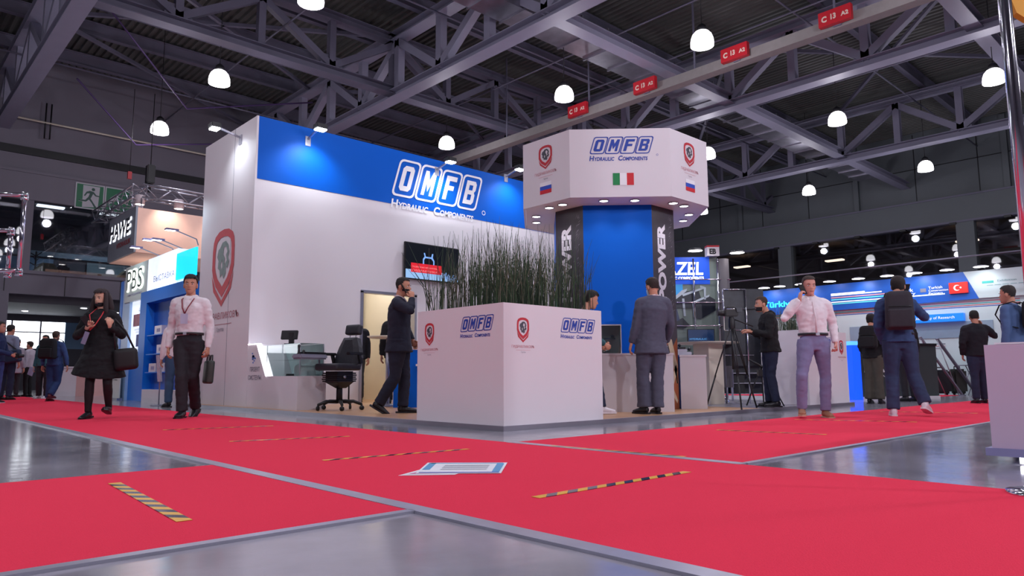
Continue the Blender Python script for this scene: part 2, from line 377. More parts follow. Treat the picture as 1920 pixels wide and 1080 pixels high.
# ---------------------------------------------------------------- carpets and floor tapes
def flat(name, x0, x1, y0, y1, z, m, label, cat, **k):
    return MB().box(0, x1-x0, 0, y1-y0, 0, z, bev=0).obj(name, m, label=label, cat=cat, loc=(x0, y0, 0), **k)
flat('carpet_runner', 1.72, 3.86, -6, 27.3, .008, carpet, 'long red carpet runner crossing in front of the stand corner', 'carpet')
flat('carpet_runner', 3.92, 24, 2.22, 4.17, .008, carpet, 'red carpet runner leading off to the right past the tower', 'carpet')
flat('carpet_runner', -9, 1.66, 2.36, 4.38, .008, carpet, 'red carpet runner at lower left with the striped tape', 'carpet')
flat('carpet_runner', 17, 20, 5.5, 30, .008, carpet, 'far red carpet strip beyond the tripod', 'carpet')
seam = mat('silver_tape', 'a8a8b8', .35, metal=.5, var=.2, scale=8)
def tape(x0, x1, y0, y1, lab, z=.0085): return MB().box(0, x1-x0, 0, y1-y0, 0, z+.0015).obj('seam_tape', seam, label=lab, cat='tape', loc=(x0, y0, 0))
tape(1.655, 1.735, -6, 27.3, 'silver tape along the camera side of the long red runner')
tape(3.84, 3.93, 2.2, 4.19, 'silver tape over the joint where the right runner starts')
tape(-9, 1.66, 2.33, 2.375, 'silver tape on the near edge of the lower left red runner')
tape(3.92, 24, 2.19, 2.235, 'silver tape on the near edge of the right red runner')
yel = mat('yellow_tape', 'e0a818', .4, var=.15); blk = mat('black_tape', '1c2036', .2, var=.2)
def hazard(a, b, lab, w_=.05, n=17):
    a = Vector(a); b = Vector(b); L = (b-a).length
    r = root('hazard_tape', lab, 'tape', (a.x, a.y, .009), math.atan2(b.y-a.y, b.x-a.x), 'yellow and black floor tapes on the red carpet')
    st = L/n
    for k in range(n):
        x0 = k*st; sk = .03
        MB().prism([(x0+(0 if k == 0 else -sk), -w_/2), (x0+st-(sk if k < n-1 else 0), -w_/2), (x0+st+(sk if k < n-1 else 0), w_/2), (x0+(sk if k else 0), w_/2)], 0, .0015).obj('yellow_stripe' if k % 2 == 0 else 'black_stripe', yel if k % 2 == 0 else blk, r)
hazard((1.03, 3.97), (.95, 2.75), 'bold yellow and black striped tape at lower left of the photo', .055, 17)
hazard((2.2, 2.22), (3.35, 2.23), 'nearest striped tape across the middle of the long red runner', .05)
hazard((2.23, 4.11), (3.3, 4.0), 'thin striped tape just behind the dropped leaflets', .045)
hazard((2.34, 5.85), (3.28, 5.59), 'striped tape second beyond the dropped leaflets', .045)
hazard((2.38, 7.61), (3.41, 7.38), 'striped tape nearest the feet of the walking man with lanyard', .045)
hazard((3.885, 3.75), (3.945, 2.64), 'striped tape along the silver joint of the right runner', .045)
hazard((6.07, 3.70), (6.23, 2.74), 'first striped tape across the right runner', .045)
hazard((8.08, 3.91), (8.51, 2.76), 'striped tape beside the brown shoes of the man in the pale shirt', .045)
hazard((10.6, 3.9), (10.9, 2.8), 'faint striped tape beyond the man with the backpack', .045)
# leaflets
def leaflet(pts, lab, dz, cols):
    c = sum((Vector(p) for p in pts), Vector((0, 0)))/4
    r = root('leaflet', lab, 'leaflet', (c.x, c.y, .009+dz))
    q = [(p[0]-c.x, p[1]-c.y) for p in pts]
    MB().prism(q, 0, .0012).obj('paper', mat('white_paper', 'f0f4fa', .4), r)
    lp = lambda a, b: (q[0][0]*(1-a)*(1-b)+q[1][0]*a*(1-b)+q[2][0]*a*b+q[3][0]*(1-a)*b, q[0][1]*(1-a)*(1-b)+q[1][1]*a*(1-b)+q[2][1]*a*b+q[3][1]*(1-a)*b)
    for (a0, a1, b0, b1, m) in cols:
        MB().poly2d([[lp(a0, b0), lp(a1, b0), lp(a1, b1), lp(a0, b1)]], Matrix.Translation((0, 0, .0022))).obj('print', m, r)
cy = mat('cyan_print', '4aa0d0', .4); bl_ = mat('violet_print', '5058b8', .4); pk = mat('pink_print', 'd890b8', .4)
leaflet([(2.17, 3.20), (2.40, 3.02), (2.78, 3.22), (2.56, 3.40)], 'pale pink leaflet peeking out under the larger one on the carpet', 0, [(.1, .9, .1, .6, pk)])
leaflet([(2.27, 3.19), (2.60, 2.88), (2.94, 3.20), (2.60, 3.53)], 'white leaflet with blue print lying on top on the red carpet', .002,
        [(.03, .97, .03, .10, bl_), (.05, .95, .9, .96, cy), (.03, .12, .3, .96, cy), (.88, .97, .1, .9, cy)]+[(.25, .8, .3+k*.13, .34+k*.13, inkgrey) for k in range(4)])

# added floodlight posts out of view, put in to brighten the stand fronts
FL = []
for i, (x_, y_, tx, ty, P_) in enumerate(((2.5, -6.0, 5.0, 4.5, 1400), (8.0, -6.0, 7.0, 4, 1300), (13.5, -6.0, 10, 4, 1000), (-7.0, 3.0, 3.0, 2, 1000), (-7.0, 9.0, 4.5, 9, 120))):
    r = root('added_floodlight', 'added floodlight post behind the camera that brightens the stand fronts', 'floodlight', (x_, y_, 0), math.atan2(ty-y_, tx-x_), 'added floodlight posts behind the camera')
    MB().tube([(0, 0, 0), (0, 0, 4.6)], .03, 8).lathe([(0, 0), (.3, 0), (.3, .02), (0, .03)], 16).obj('post', alu, r); MB().box(-.05, .08, -.25, .25, 4.6, 4.85, bev=.01).obj('lamp_head', black, r); MB().box(.082, .086, -.22, .22, 4.62, 4.83).obj('lens', mat('added_flood_lens', 'ffffff', emit=8, ecol=(.95, .93, 1)), r)
    spot('added_flood', (x_+.12*math.cos(r.rotation_euler.z), y_+.12*math.sin(r.rotation_euler.z), 4.72), (tx, ty, .6), P_, 125, .9, (.92, .88, 1.0), .2)
# ================================================================ logos
def shear_pts(pts, sx, ox, oy, w_, h_): return [(ox+x*w_+(y*h_)*sx, oy+y*h_) for x, y in pts]
def rrect(x0, x1, y0, y1, r, n=3):
    out = []
    for cx, cy_, a0 in ((x1-r, y1-r, 0), (x0+r, y1-r, 90), (x0+r, y0+r, 180), (x1-r, y0+r, 270)):
        for k in range(n+1): a = R(a0+90*k/n); out.append((cx+r*math.cos(a), cy_+r*math.sin(a)))
    return out
LET = {'O': [[(.18, 0), (.82, 0), (1, .12), (1, .88), (.82, 1), (.18, 1), (0, .88), (0, .12)], [(.34, .2), (.34, .8), (.66, .8), (.66, .2)]],
       'M': [[(0, 0), (0, 1), (.3, 1), (.5, .62), (.7, 1), (1, 1), (1, 0), (.72, 0), (.72, .52), (.5, .16), (.28, .52), (.28, 0)]],
       'F': [[(0, 0), (0, 1), (1, 1), (1, .8), (.34, .8), (.34, .6), (.85, .6), (.85, .41), (.34, .41), (.34, 0)]],
       'B': [[(0, 0), (0, 1), (.85, 1), (1, .88), (1, .62), (.88, .52), (1, .42), (1, .12), (.85, 0)], [(.32, .6), (.32, .82), (.68, .82), (.68, .6)], [(.32, .18), (.32, .42), (.68, .42), (.68, .18)]]}
def word_logo(parent, M, w_, h_, ringm, letm, textm, th, sh=.28, tgap=.16):
    """four slanted letters in rounded frames with a small-capitals line below; origin = lower left of the frames"""
    mb = MB(); bw = (w_-sh*h_)/4
    for k, ch in enumerate('OMFB'):
        ox = k*bw; t = .055*h_
        tr = lambda lp: [(ox+x+y*sh, y) for x, y in lp]
        o = tr(rrect(.0, bw*.97, 0, h_, .12*h_)); i = tr(rrect(t, bw*.97-t, t, h_-t, .09*h_))
        mb.poly2d([o, i[::-1]], M, 0)
        pad = .16*h_
        lw = bw*.97-2*pad; lh = h_-2*pad
        for_l = [tr([(pad+x*lw, pad+y*lh) for x, y in lp]) for lp in LET[ch]]
        mb.poly2d([for_l[0]]+[q[::-1] for q in for_l[1:]], M, 1)
    mb.obj('framed_letters', [ringm, letm], parent)
    t = MB(); hh = th*.75; base = -tgap*h_-th
    x = 0; tot = w_-sh*h_*1.1
    for s, ww, big in (('H', .07, 1), ('YDRAULIC', .34, 0), (None, .04, 0), ('C', .07, 1), ('OMPONENTS', .42, 0)):
        ww = ww*tot/.94
        if s: text_mb(s, t, M @ Matrix.Translation((x, base, 0)), ww*.93, th if big else hh, 0, .03, .15)
        x += ww
    t.obj('small_lettering', textm, parent)
def reg_mark(parent, M, r, m):
    MB().lathe([(r, 0), (r*.75, 0)], 14, M=M).obj('registered_mark', m, parent)
def shield(parent, M, w_, h_, text=None, tw=1, th=.1, rm=None, hm=None, tm=None, gap=.1):
    """shield emblem centred at x=0, base at y=0, with head inside; text line below"""
    rm = rm or logored; hm = hm or logogrey; tm = tm or logopink
    def sh(s_, dy=0):
        half = [(0, 1), (.22, .985), (.40, .93), (.47, .86), (.5, .74), (.5, .50), (.44, .40), (.3, .27), (0, .12)]
        pts = [(x*s_, (y-.6)*s_+.6+dy) for x, y in half]
        return [(x*w_, y*h_) for x, y in pts]+[(-x*w_, y*h_) for x, y in pts[-2:0:-1]]
    m = MB(); m.poly2d([sh(1), sh(.74, .01)[::-1]], M, 0)
    ch = [(.5, .42), (.40, .21), (0, 0), (-.40, .21), (-.5, .42), (-.3, .24), (0, .075), (.3, .24)]
    m.poly2d([[(x*w_, y*h_) for x, y in ch]], M, 0)
    m.obj('shield_outline', rm, parent)
    hd = MB()
    head = [(-.05, .85), (.10, .86), (.20, .80), (.26, .70), (.22, .62), (.27, .55), (.20, .47), (.12, .50), (.14, .40), (.05, .33), (-.02, .40), (-.10, .36), (-.14, .46), (-.22, .50), (-.20, .60), (-.27, .66), (-.22, .76), (-.15, .78)]
    hole = [(.02, .78), (.12, .78), (.17, .70), (.12, .66), (.16, .58), (.06, .52), (.08, .62), (.0, .68)]
    hole2 = [(-.10, .56), (-.04, .60), (-.02, .50), (-.08, .46)]
    sc = lambda L_: [(x*w_*1.05, (y-.6)*h_*.92+.6*h_) for x, y in L_]
    hd.poly2d([sc(head), sc(hole)[::-1], sc(hole2)[::-1]], M, 0)
    hd.obj('emblem_head', hm, parent)
    if text:
        t = MB(); text_mb(text, t, M @ Matrix.Translation((-tw/2, -gap-th, 0)), tw, th)
        t.poly2d([[(-tw*.32, -gap-th*1.55), (tw*.32, -gap-th*1.55), (tw*.32, -gap-th*1.48), (-tw*.32, -gap-th*1.48)]], M)
        t.obj('name_lettering', tm, parent)
        t = MB(); text_mb('Группа', t, M @ Matrix.Translation((-tw*.1, -gap-th*2.5, 0)), tw*.2, th*.6); t.obj('subtitle_lettering', inkgrey, parent)
NAME = 'ГИДРАВЛИКОВЪ'
LEFTF = (0, -1, 0)      # reading direction on faces that look towards -x
FRONTF = (1, 0, 0)      # on faces that look towards -y
DG = Vector((1, -1, 0)).normalized()

# ================================================================ stand platform
pf = root('stand_platform', 'low stand platform with oak laminate top and grey metal edge', 'platform', (4.64, 5.1, 0))
MB().box(0, 8.06, 0, 9.0, 0, .046).obj('grey_base', mat('platform_grey', '8a8898', .4, metal=.4), pf)
MB().box(-.02, 8.08, -.02, .03, 0, .05).box(-.02, .03, .03, 9.0, 0, .05).box(8.05, 8.08, .03, 9, 0, .05).obj('edge_trim', alu, pf)
bd = MB()
for k in range(24):
    y0 = .04+k*.375
    if y0+.37 > 8.98: break
    MB().box(.035, 5.0, y0, y0+.372, .046, .050).obj('laminate_plank', woodm, pf)
MB().box(5.003, 8.045, .04, 8.98, .046, .0495).obj('grey_vinyl', mat('grey_vinyl', '8e8c96', .25, var=.06), pf)

# ================================================================ back wall of the stand
sw = root('stand_wall', 'tall white stand wall with blue top band and white framed lettering', 'wall', (4.8, 11.4, .05))
H = 4.84; hb = 3.76
MB().box(.008, 2.09, 0, .12, 0, hb).box(2.09, 3.25, 0, .12, 2.01, hb).box(3.25, 10.2, 0, .12, 0, hb).obj('white_panelling', white, sw)
MB().box(.008, 10.2, -.006, .12, hb, H).obj('blue_band', blue, sw)
MB().box(0, .12, .002, 2.32, 0, H).box(-.004, .03, -.008, .03, 0, H).obj('end_panel', white, sw)
MB().box(-.003, .001, .9, .906, 0, H).obj('panel_joint', inkgrey, sw)
MB().box(.125, 10.2, 2.2, 2.31, 0, H).box(10.08, 10.2, 0, 2.3, 0, H).box(.12, 10.1, .12, 2.2, H-.1, H-.02).obj('rear_panelling', white, sw)
MB().box(2.05, 2.10, -.02, .12, 0, 2.03).box(3.24, 3.29, -.02, .12, 0, 2.03).box(2.05, 3.29, -.02, .12, 2.0, 2.05).obj('door_frame', alu, sw)
MB().box(2.1, 3.24, 1.9, 1.95, 0, 3).box(2.0, 2.05, .12, 1.95, 0, 3).box(3.3, 3.35, .12, 1.95, 0, 3).obj('storeroom_lining', cream, sw)
word_logo(sw, frame((2.66, 0, 3.93), FRONTF, off=.014), 2.34, .76, logowhite, logowhite, logowhite, .17, .28, .09)
reg_mark(sw, frame((5.0, 0, 3.93), FRONTF, off=.014), .05, logowhite)
shield(sw, frame((0, 1.21, 1.70), LEFTF, off=.006), .98, 1.38, NAME, 1.55, .14, mat('soft_red_print', 'cc5a60', .5), mat('green_grey_print', '8a9c98', .5, var=.35, scale=9), mat('soft_red_text', 'b8707c', .5), .1)
spot('storeroom_light', (7.5, 12.3, 3.2), (7.5, 12.6, 0), 170, 140, 1, (1, .96, .9), .2)
# floodlights
def flood(loc, tgt, lab, power, d):
    r = root('floodlight', lab, 'floodlight', loc, math.atan2(d[1], d[0])+PI/2, 'arm floodlights on the white stand wall')
    MB().bar((0, -.0, 0), (0, -.42, .10), .03, .03).box(-.05, .05, -.02, .0, -.12, .05).obj('arm', alu, r)
    MB().box(-.10, .10, -.54, -.38, .07, .15, bev=.01).obj('lamp_head', black, r)
    MB().box(-.085, .085, -.525, -.395, .045, .069).obj('lens', mat('flood_lens', 'ffffff', emit=30, ecol=(.9, .97, 1)), r)
    p = Vector(loc)+Vector((d[0]*.46, d[1]*.46, 0)); 
    spot('flood_light', p, tgt, power, 125, .9, (.85, .93, 1.0), .05)
for x, lab in ((5.72, 'arm floodlight over the left part of the blue band'), (8.55, 'arm floodlight just above the white framed lettering'), (10.45, 'arm floodlight next to the left edge of the octagonal tower')):
    flood((x, 11.4, 4.68 if x < 10 else 4.9), (x, 11.25, 3.9), lab, 80, (0, -1))
flood((4.8, 12.05, 4.66), (4.74, 12.0, 3.9), 'arm floodlight on top of the white end panel with the shield', 38, (-1, 0))

# TV
tv = root('television', 'wall television showing a frame over a red caption, behind the reeds', 'television', (8.40, 11.33, 2.74))
MB().box(-.66, .66, -.03, .02, -.36, .36, bev=.008).obj('screen_housing', black, tv)
MB().box(-.15, .15, .02, .07, -.1, .1).obj('wall_bracket', alu, tv)
tm = mat('tv_dark', '0c1018', .25, emit=.5, ecol='0d141c'); Mt = frame((-.64, -.03, -.34), FRONTF, off=.002)
MB().poly2d([[(0, 0), (1.28, 0), (1.28, .68), (0, .68)]], Mt).obj('screen', tm, tv)
Mt = frame((-.64, -.03, -.34), FRONTF, off=.004)
g = MB().poly2d([[(0, 0), (1.28, 0), (1.28, .08), (.85, .17), (0, .17)]], Mt, 0)
g.poly2d([[(.12, .12), (.86, .12), (.86, .30), (.12, .30)]], frame((-.64, -.03, -.34), FRONTF, off=.006), 1)
arch = [(.40, .30), (.40, .40), (.44, .45), (.42, .52), (.45, .52), (.47, .45), (.60, .45), (.62, .52), (.65, .52), (.64, .44), (.68, .38), (.68, .30), (.65, .30), (.65, .37), (.60, .42), (.46, .42), (.43, .38), (.43, .30)]
g.poly2d([arch], Mt, 2)
for k in range(6): g.poly2d([[(.9+k*.06, .05), (.93+k*.06, .05), (.93+k*.06, .15+.03*(k % 2)), (.9+k*.06, .15+.03*(k % 2))]], frame((-.64, -.03, -.34), FRONTF, off=.006), 2)
for k, s_ in enumerate(('ПОДЪЁМНЫЕ МЕХАНИЗМЫ', 'ГИДРАВЛИКА')): text_mb(s_, g, frame((-.49, -.03, -.13-k*.075), FRONTF, off=.008), .6, .04, 3)
g.obj('screen_picture', [mat('tv_blue', '8fb8e0', emit=.8), mat('tv_red', 'd01828', emit=.8), mat('tv_lines', '7aa8e8', emit=.8), mat('tv_pink', 'f0a0a0', emit=.6)], tv)

# ================================================================ planters
def reeds(name, lab, loc, X, Y, z0, n, hmin, hmax, seed, leans=()):
    rnd = random.Random(seed); mb = MB()
    for i in range(n):
        cx_ = rnd.choice(range(9)) if rnd.random() < .75 else rnd.uniform(0, 8)
        x = (cx_+.5)/9*X+rnd.gauss(0, .045); y = rnd.uniform(.06, Y-.06); x = min(max(x, .05), X-.05)
        h = rnd.uniform(hmin, hmax)*(1 if rnd.random() < .8 else .7); lx, ly = rnd.gauss(0, .07), rnd.gauss(0, .07)
        p = [(x+lx*t*t*h, y+ly*t*t*h, z0+h*t) for t in (0, .35, .7, 1)]
        mb.tube(p, [.0045, .004, .003, .0012], 3, cap=False, mi=rnd.choice((0, 0, 1, 2)))
        if rnd.random() < .75:
            t = rnd.uniform(.3, .75); q = Vector(p[0]).lerp(Vector(p[3]), t); a = rnd.uniform(0, 2*PI); l = rnd.uniform(.12, .3)
            mb.tube([q, q+Vector((math.cos(a)*.05, math.sin(a)*.05, l*.6)), q+Vector((math.cos(a)*.08, math.sin(a)*.08, l))], [.003, .0025, .001], 3, cap=False, mi=rnd.choice((0, 1, 2)))
    for (x, y, dx, dy, h) in leans:
        mb.tube([(x, y, z0), (x+dx*.3, y+dy*.3, z0+h*.55), (x+dx, y+dy, z0+h)], [.006, .005, .0015], 4, cap=False, mi=0)
    return mb.obj(name, [mat('reed_dark', '30432f', .7, var=.3), mat('reed_green', '46603f', .7, var=.3), mat('reed_grey', '73725f', .7, var=.3)], label=lab, cat='plant', kind='stuff', loc=loc)
def planter(loc, lab, w_, d_, two):
    r = root('planter', lab, 'planter', loc)
    h = 1.18; t = .02
    MB().box(0, w_, 0, t, 0, h).obj('front_panel', white, r); MB().box(0, t, t, d_, 0, h).obj('side_panel', white, r)
    MB().box(t, w_, d_-t, d_, 0, h).obj('back_panel', white, r); MB().box(w_-t, w_, t, d_-t, 0, h).obj('side_panel', white, r)
    MB().box(t, w_-t, t, d_-t, h-.16, h-.1).obj('soil', mat('dark_soil', '2a241e', .95, var=.4, scale=30), r)
    shield(r, frame((.26 if d_ > 1 else 1.28, 0, h-.38), FRONTF, off=.003), .165, .245, NAME, .31, .032, gap=.028)
    if d_ > 1: shield(r, frame((0, d_-.22, h-.38), LEFTF, off=.003), .165, .245, NAME, .31, .032, gap=.028)
    word_logo(r, frame((.80 if d_ > 1 else .35, 0, h-.26), FRONTF, off=.003), .56, .155, logoblue, logoblue, logoblue, .04, .3, .13)
    if d_ > 1: word_logo(r, frame((0, .66, h-.26), LEFTF, off=.003), .53, .155, logoblue, logoblue, logoblue, .04, .3, .13)
    return r
planter((4.62+.03, 5.11, .05), 'large white planter box at the front corner of the stand', 1.46, 1.41, 0)
planter((11.12, 5.12, .05), 'white planter box at the right end of the stand, beyond the man in pale shirt', 1.5, .78, 0)
reeds('reed_planting', 'tall dark green reeds filling the front corner planter', (4.65, 5.11, 0), 1.46, 1.41, 1.10, 700, .5, 1.05, 3,
      ((.1, 1.3, -.12, .3, .95), (.15, 1.35, -.3, .18, .8), (.1, 1.2, -.05, .35, .6), (.2, 1.35, -.22, .32, .7), (1.3, .15, .12, -.18, .75), (1.25, .2, .2, -.1, .95), (1.36, .1, .05, -.05, .8)))
reeds('reed_planting', 'dark reeds in the planter behind the man in the pale shirt', (11.12, 5.12, 0), 1.46, .76, 1.10, 330, .3, .6, 8)

# ================================================================ octagonal tower
TX, TY = 8.38, 6.78
tw_ = root('tower', 'octagonal white and blue tower with flags and framed lettering', 'tower', (TX, TY, .05))
def octo(a, e): return [(-a, e), (-a, -e), (-e, -a), (e, -a), (a, -e), (a, e), (e, a), (-e, a)]
b_, eb = .938, .263; zb_ = 2.838; zt_ = 3.78; a_, ea = 1.406, .452
MB().prism(octo(b_-.02, eb-.01), 0, zb_).obj('column_core', steeld, tw_)
oc = octo(b_, eb)
for i in range(8):
    p, q = Vector(oc[i]), Vector(oc[(i+1) % 8]); inn = (-(p+q)/2).normalized()*.02
    m_ = [darkface, blue][i % 2]
    MB().prism([p, q, q+inn, p+inn], 0, zb_).obj('charcoal_face' if i % 2 == 0 else 'blue_face', m_, tw_)
MB().prism(octo(a_-.034, ea-.016), zb_, zb_+.03).obj('soffit', white, tw_)
oa = octo(a_, ea)
for i in range(8):
    p, q = Vector(oa[i]), Vector(oa[(i+1) % 8]); inn = (-(p+q)/2).normalized()*.03
    MB().prism([p, q, q+inn, p+inn], zb_+.0, zt_).obj('fascia_panel', white, tw_)
# fascia prints: left face looks to -x, front is diagonal, right looks to -y
fm = Vector((-(a_+ea)/2, -(a_+ea)/2, 0)); 
word_logo(tw_, frame(fm-DG*.41+Vector((0, 0, 3.43)), DG, off=.004), .88, .24, logoblue, logoblue, logoblue, .07, .3, .1)
reg_mark(tw_, frame(fm+DG*.50+Vector((0, 0, 3.41)), DG, off=.004), .014, logoblue)
for k, m_ in enumerate((green_f, logowhite, red_f)):
    MB().poly2d([[(-.13+k*.093, 0), (-.13+(k+1)*.093, 0), (-.13+(k+1)*.093, .165), (-.13+k*.093, .165)]], frame(fm+DG*.03+Vector((0, 0, 3.0)), DG, off=.004)).obj('flag_stripe', m_, tw_)
for M, off in ((lambda z: frame((-a_, .0, z), LEFTF, off=.004), 0), (lambda z: frame((.0, -a_, z), FRONTF, off=.004), 0)):
    shield(tw_, M(3.33), .26, .34, NAME, .42, .05, gap=.03)
    for k, m_ in enumerate((logowhite, blue_f, red_f)):
        MB().poly2d([[(-.11, .11-k*.055), (.11, .11-k*.055), (.11, .165-k*.055), (-.11, .165-k*.055)]], M(2.98)).obj('flag_stripe', m_, tw_)
# charcoal face prints
for M, big in ((frame((-b_, 0, 0), LEFTF, off=.003), 0), (frame((0, -b_, 0), FRONTF, off=.003), 0)):
    g = MB(); V = M @ Matrix.Rotation(PI/2, 4, 'Z')          # reads upwards
    text_mb('POWER', g, V @ Matrix.Translation((1.50, .02-.06, .001)), 1.10, .19, 0, .05)
    g.obj('power_lettering', mat('silver_print', 'c8c6d2', .45, var=.25, scale=30), tw_)
    g = MB(); text_mb('GE', g, V @ Matrix.Translation((.78, -.02, .001)), .20, .13, 0); text_mb('I I', g, V @ Matrix.Translation((1.08, -.0, .001)), .12, .10, 0)
    g.obj('small_lettering', logowhite, tw_)
    g = MB(); rnd = random.Random(5)
    for k in range(60):
        z = rnd.uniform(1.35, 2.7); x = .12+rnd.gauss(.06, .03); l = rnd.uniform(.03, .08); x = min(x, .235)
        g.poly2d([[(x-.03, z), (x, z+l*.5), (x+.008, z+l*.5+.012), (x-.022, z+.012)]], M)
    g.obj('tyre_track_print', mat('track_print', '83808c', .5, var=.3), tw_)
    g = MB(); g.poly2d([[(-.255, .0), (.255, .0), (.255, 1.0), (.05, .75), (-.255, .62)]], frame(M.translation, M.to_3x3() @ Vector((1, 0, 0)), off=-.002))
    g.obj('amber_print', mat('amber_print', '8a4a2a', .5, var=.6, scale=3), tw_)
    g = MB()
    for k in range(5): g.poly2d([[(-.02+k*.03, 1.05-k*.02), (.0+k*.03, 1.05-k*.02), (.16+k*.02, .62), (.25-k*.008, .36), (.235-k*.008, .36), (.13+k*.02, .62)]], M)
    g.poly2d([[(.02, .30), (.20, .62), (.24, .55), (.12, .30), (.23, .12), (.21, .08)]], M)
    g.obj('metal_curve_print', mat('metal_print', 'c4b49a', .4, var=.4, scale=12), tw_)
# downlights in the soffit
mids = [((oa[i][0]+oa[(i+1) % 8][0])/2, (oa[i][1]+oa[(i+1) % 8][1])/2, Vector(oa[(i+1) % 8])-Vector(oa[i])) for i in range(8)]
for mx_, my_, dv in mids[:4]+mids[7:]:
    dn = dv.normalized(); s_ = .27
    ctr = Vector((mx_, my_))*.86
    sp_ = .21 if dv.length > 1.1 else .13
    for k in (-1, 1):
        p = ctr+dn*sp_*k
        MB().lathe([(.075, zb_-.012), (.06, zb_-.014), (.06, zb_+.0)], 20, c=p).obj('downlight_ring', alu, tw_)
        MB().lathe([(.058, zb_-.008), (0, zb_-.008)], 20, c=p).obj('downlight_lens', dlm, tw_)
        spot('tower_downlight', (p.x, p.y, zb_-.05), (p.x*.97, p.y*.97, 0), 9, 120, .8, (1, .93, .93), .05, parent=tw_)

# ================================================================ counters on the stand
def box_unit(name, lab, cat, loc, rz, w_, d_, h_, m=whitec, top=.025, group=None):
    r = root(name, lab, cat, loc, rz, group)
    MB().box(0, w_, 0, d_, 0, h_-top).obj('cabinet_body', m, r)
    MB().box(-.01, w_+.01, -.01, d_+.01, h_-top, h_).obj('counter_top', m, r)
    return r
rzd = -PI/4
box_unit('display_counter', 'white counter in front of the blue tower face, beside the man in the grey suit', 'counter', (7.30, 6.10, .05), rzd, .92, .30, .76)
box_unit('pedestal', 'narrow white pedestal carrying a small hydraulic unit, right of the tower', 'pedestal', (8.67, 5.83, .05), rzd, .365, .40, .755)
cs = root('display_case', 'small clear display case standing on the white counter', 'display case', (7.35, 6.21, .812), rzd)
MB().box(.0, .30, 0, .012, 0, .37).obj('clear_front', pane, cs)
MB().box(-.012, 0, 0, .2, 0, .37).box(.30, .312, 0, .2, 0, .37).box(-.012, .312, 0, .2, .37, .385).box(0, .30, .19, .2, 0, .37).obj('white_frame', whitec, cs)
MB().lathe([(.0, .0), (.045, 0), (.045, .09), (.02, .11), (.02, .16), (0, .16)], 14, c=(.12, .1)).ball((.2, .1, .22), .035).bar((.08, .1, .2), (.24, .12, .2), .02, .02).obj('valve_sample', chrome, cs)
un = root('hydraulic_unit', 'silver hydraulic valve block with black knobs on the narrow pedestal', 'machine part', (8.82, 5.93, .806), rzd)
MB().box(-.12, .16, -.06, .06, 0, .045, bev=.005).box(-.04, .10, -.04, .04, .045, .085, bev=.005).obj('valve_block', alu, un)
MB().tube([(-.1, 0, .04), (-.1, 0, .12)], .02, 10).obj('port', alu, un)
MB().box(-.02, .08, -.03, .03, .085, .115).ball((.0, 0, .14), .022).ball((.14, 0, .085), .025).box(-.16, -.12, -.05, .05, 0, .05).obj('black_knob', black, un)
rt = root('round_table', 'round cream table top on a broad column, right of the tower', 'table', (10.57, 6.57, .05))
MB().lathe([(0, .985), (.49, .985), (.52, 1.0), (.52, 1.01), (0, 1.01)], 40).obj('table_top', cream, rt)
MB().prism([(-.21, -.16), (.16, -.2), (.25, .12), (-.1, .2)], 0, .985).obj('column', cream, rt)
mn = root('monitor', 'small dark blue monitor standing on the round cream table', 'monitor', (10.86, 6.86, 1.065), rzd+R(4))
MB().box(-.24, .24, -.015, .015, .02, .25, bev=.006).box(-.08, .08, -.06, .06, 0, .012).obj('monitor_housing', black, mn)
MB().poly2d([[(-.225, .035), (.225, .035), (.225, .235), (-.225, .235)]], frame((0, -.015, 0), FRONTF, off=.002)).obj('screen', mat('navy_screen', '10284c', .3, emit=.7), mn)
g = MB(); text_mb('HYDRAULIC', g, frame((-.2, -.015, .06), FRONTF, off=.004), .3, .03); g.obj('screen_text', mat('cyan_text', '50a0e0', emit=.8), mn)
rl = root('indicator_stack', 'small red lit indicator stick beside the valve block', 'lamp', (8.62, 6.0, .81)); MB().box(-.012, .012, -.012, .012, -.0, .13).obj('lit_bars', mat('red_led', 'ff4050', emit=3), rl); MB().box(-.015, .015, -.015, .015, .13, .2).obj('white_cap', whitec, rl)

# left cabinet with slanted glowing edge and glass case
cb = root('display_cabinet', 'white cabinet with slanted glowing edge and blue brain logo', 'cabinet', (4.8, 11.39, .05))
prof = [(0, 0), (1.74, 0), (1.74, .485), (.72, .485), (.36, .99), (0, .99)]      # distance towards the camera side, height
def slab(mb, pr, x0, x1, mi=0):
    n = len(pr); vs = [(x0, -y, z) for y, z in pr]+[(x1, -y, z) for y, z in pr]
    mb.add(vs, [list(range(n)), [2*n-1-i for i in range(n)]]+[(i, n+i, n+(i+1) % n, (i+1) % n) for i in range(n)], mi); return mb
slab(MB(), prof, 0, .45).obj('cabinet_body', whitec, cb)
slab(MB(), [(.34, .985), (.385, 1.0), (.745, .49), (.70, .485)], -.012, .05).obj('glowing_edge', ledm, cb)
slab(MB(), [(.0, .99), (.36, .99), (.36, 1.002), (0, 1.002)], -.01, .0).obj('top_glow_strip', ledm, cb)
g = MB(); rnd = random.Random(2)
for k in range(16):
    a = rnd.uniform(0, 2*PI); rr = rnd.uniform(.01, .07); cx_, cz_ = -.22+rr*math.cos(a)*.9-.0, .80+rr*math.sin(a)*1.25
    pts = [(0.22+rr*math.cos(a), .79+rr*math.sin(a)*1.3)]
    x_, z_ = pts[0]; 
    g.poly2d([rrect(x_-.028, x_+.022, z_-.011, z_+.011, .01)], frame((0, 0, 0), LEFTF, off=.003))
g.obj('brain_logo', mat('logo_light_blue', '5a86d8', .5), cb)
g = MB(); text_mb('ПРОЕКТ', g, frame((0, -.10, .56), LEFTF, off=.003), .36, .075, 0, .01); text_mb('СИСТЕМЫ', g, frame((0, -.04, .43), LEFTF, off=.003), .48, .075, 0, .01)
g.obj('name_lettering', inkgrey, cb)
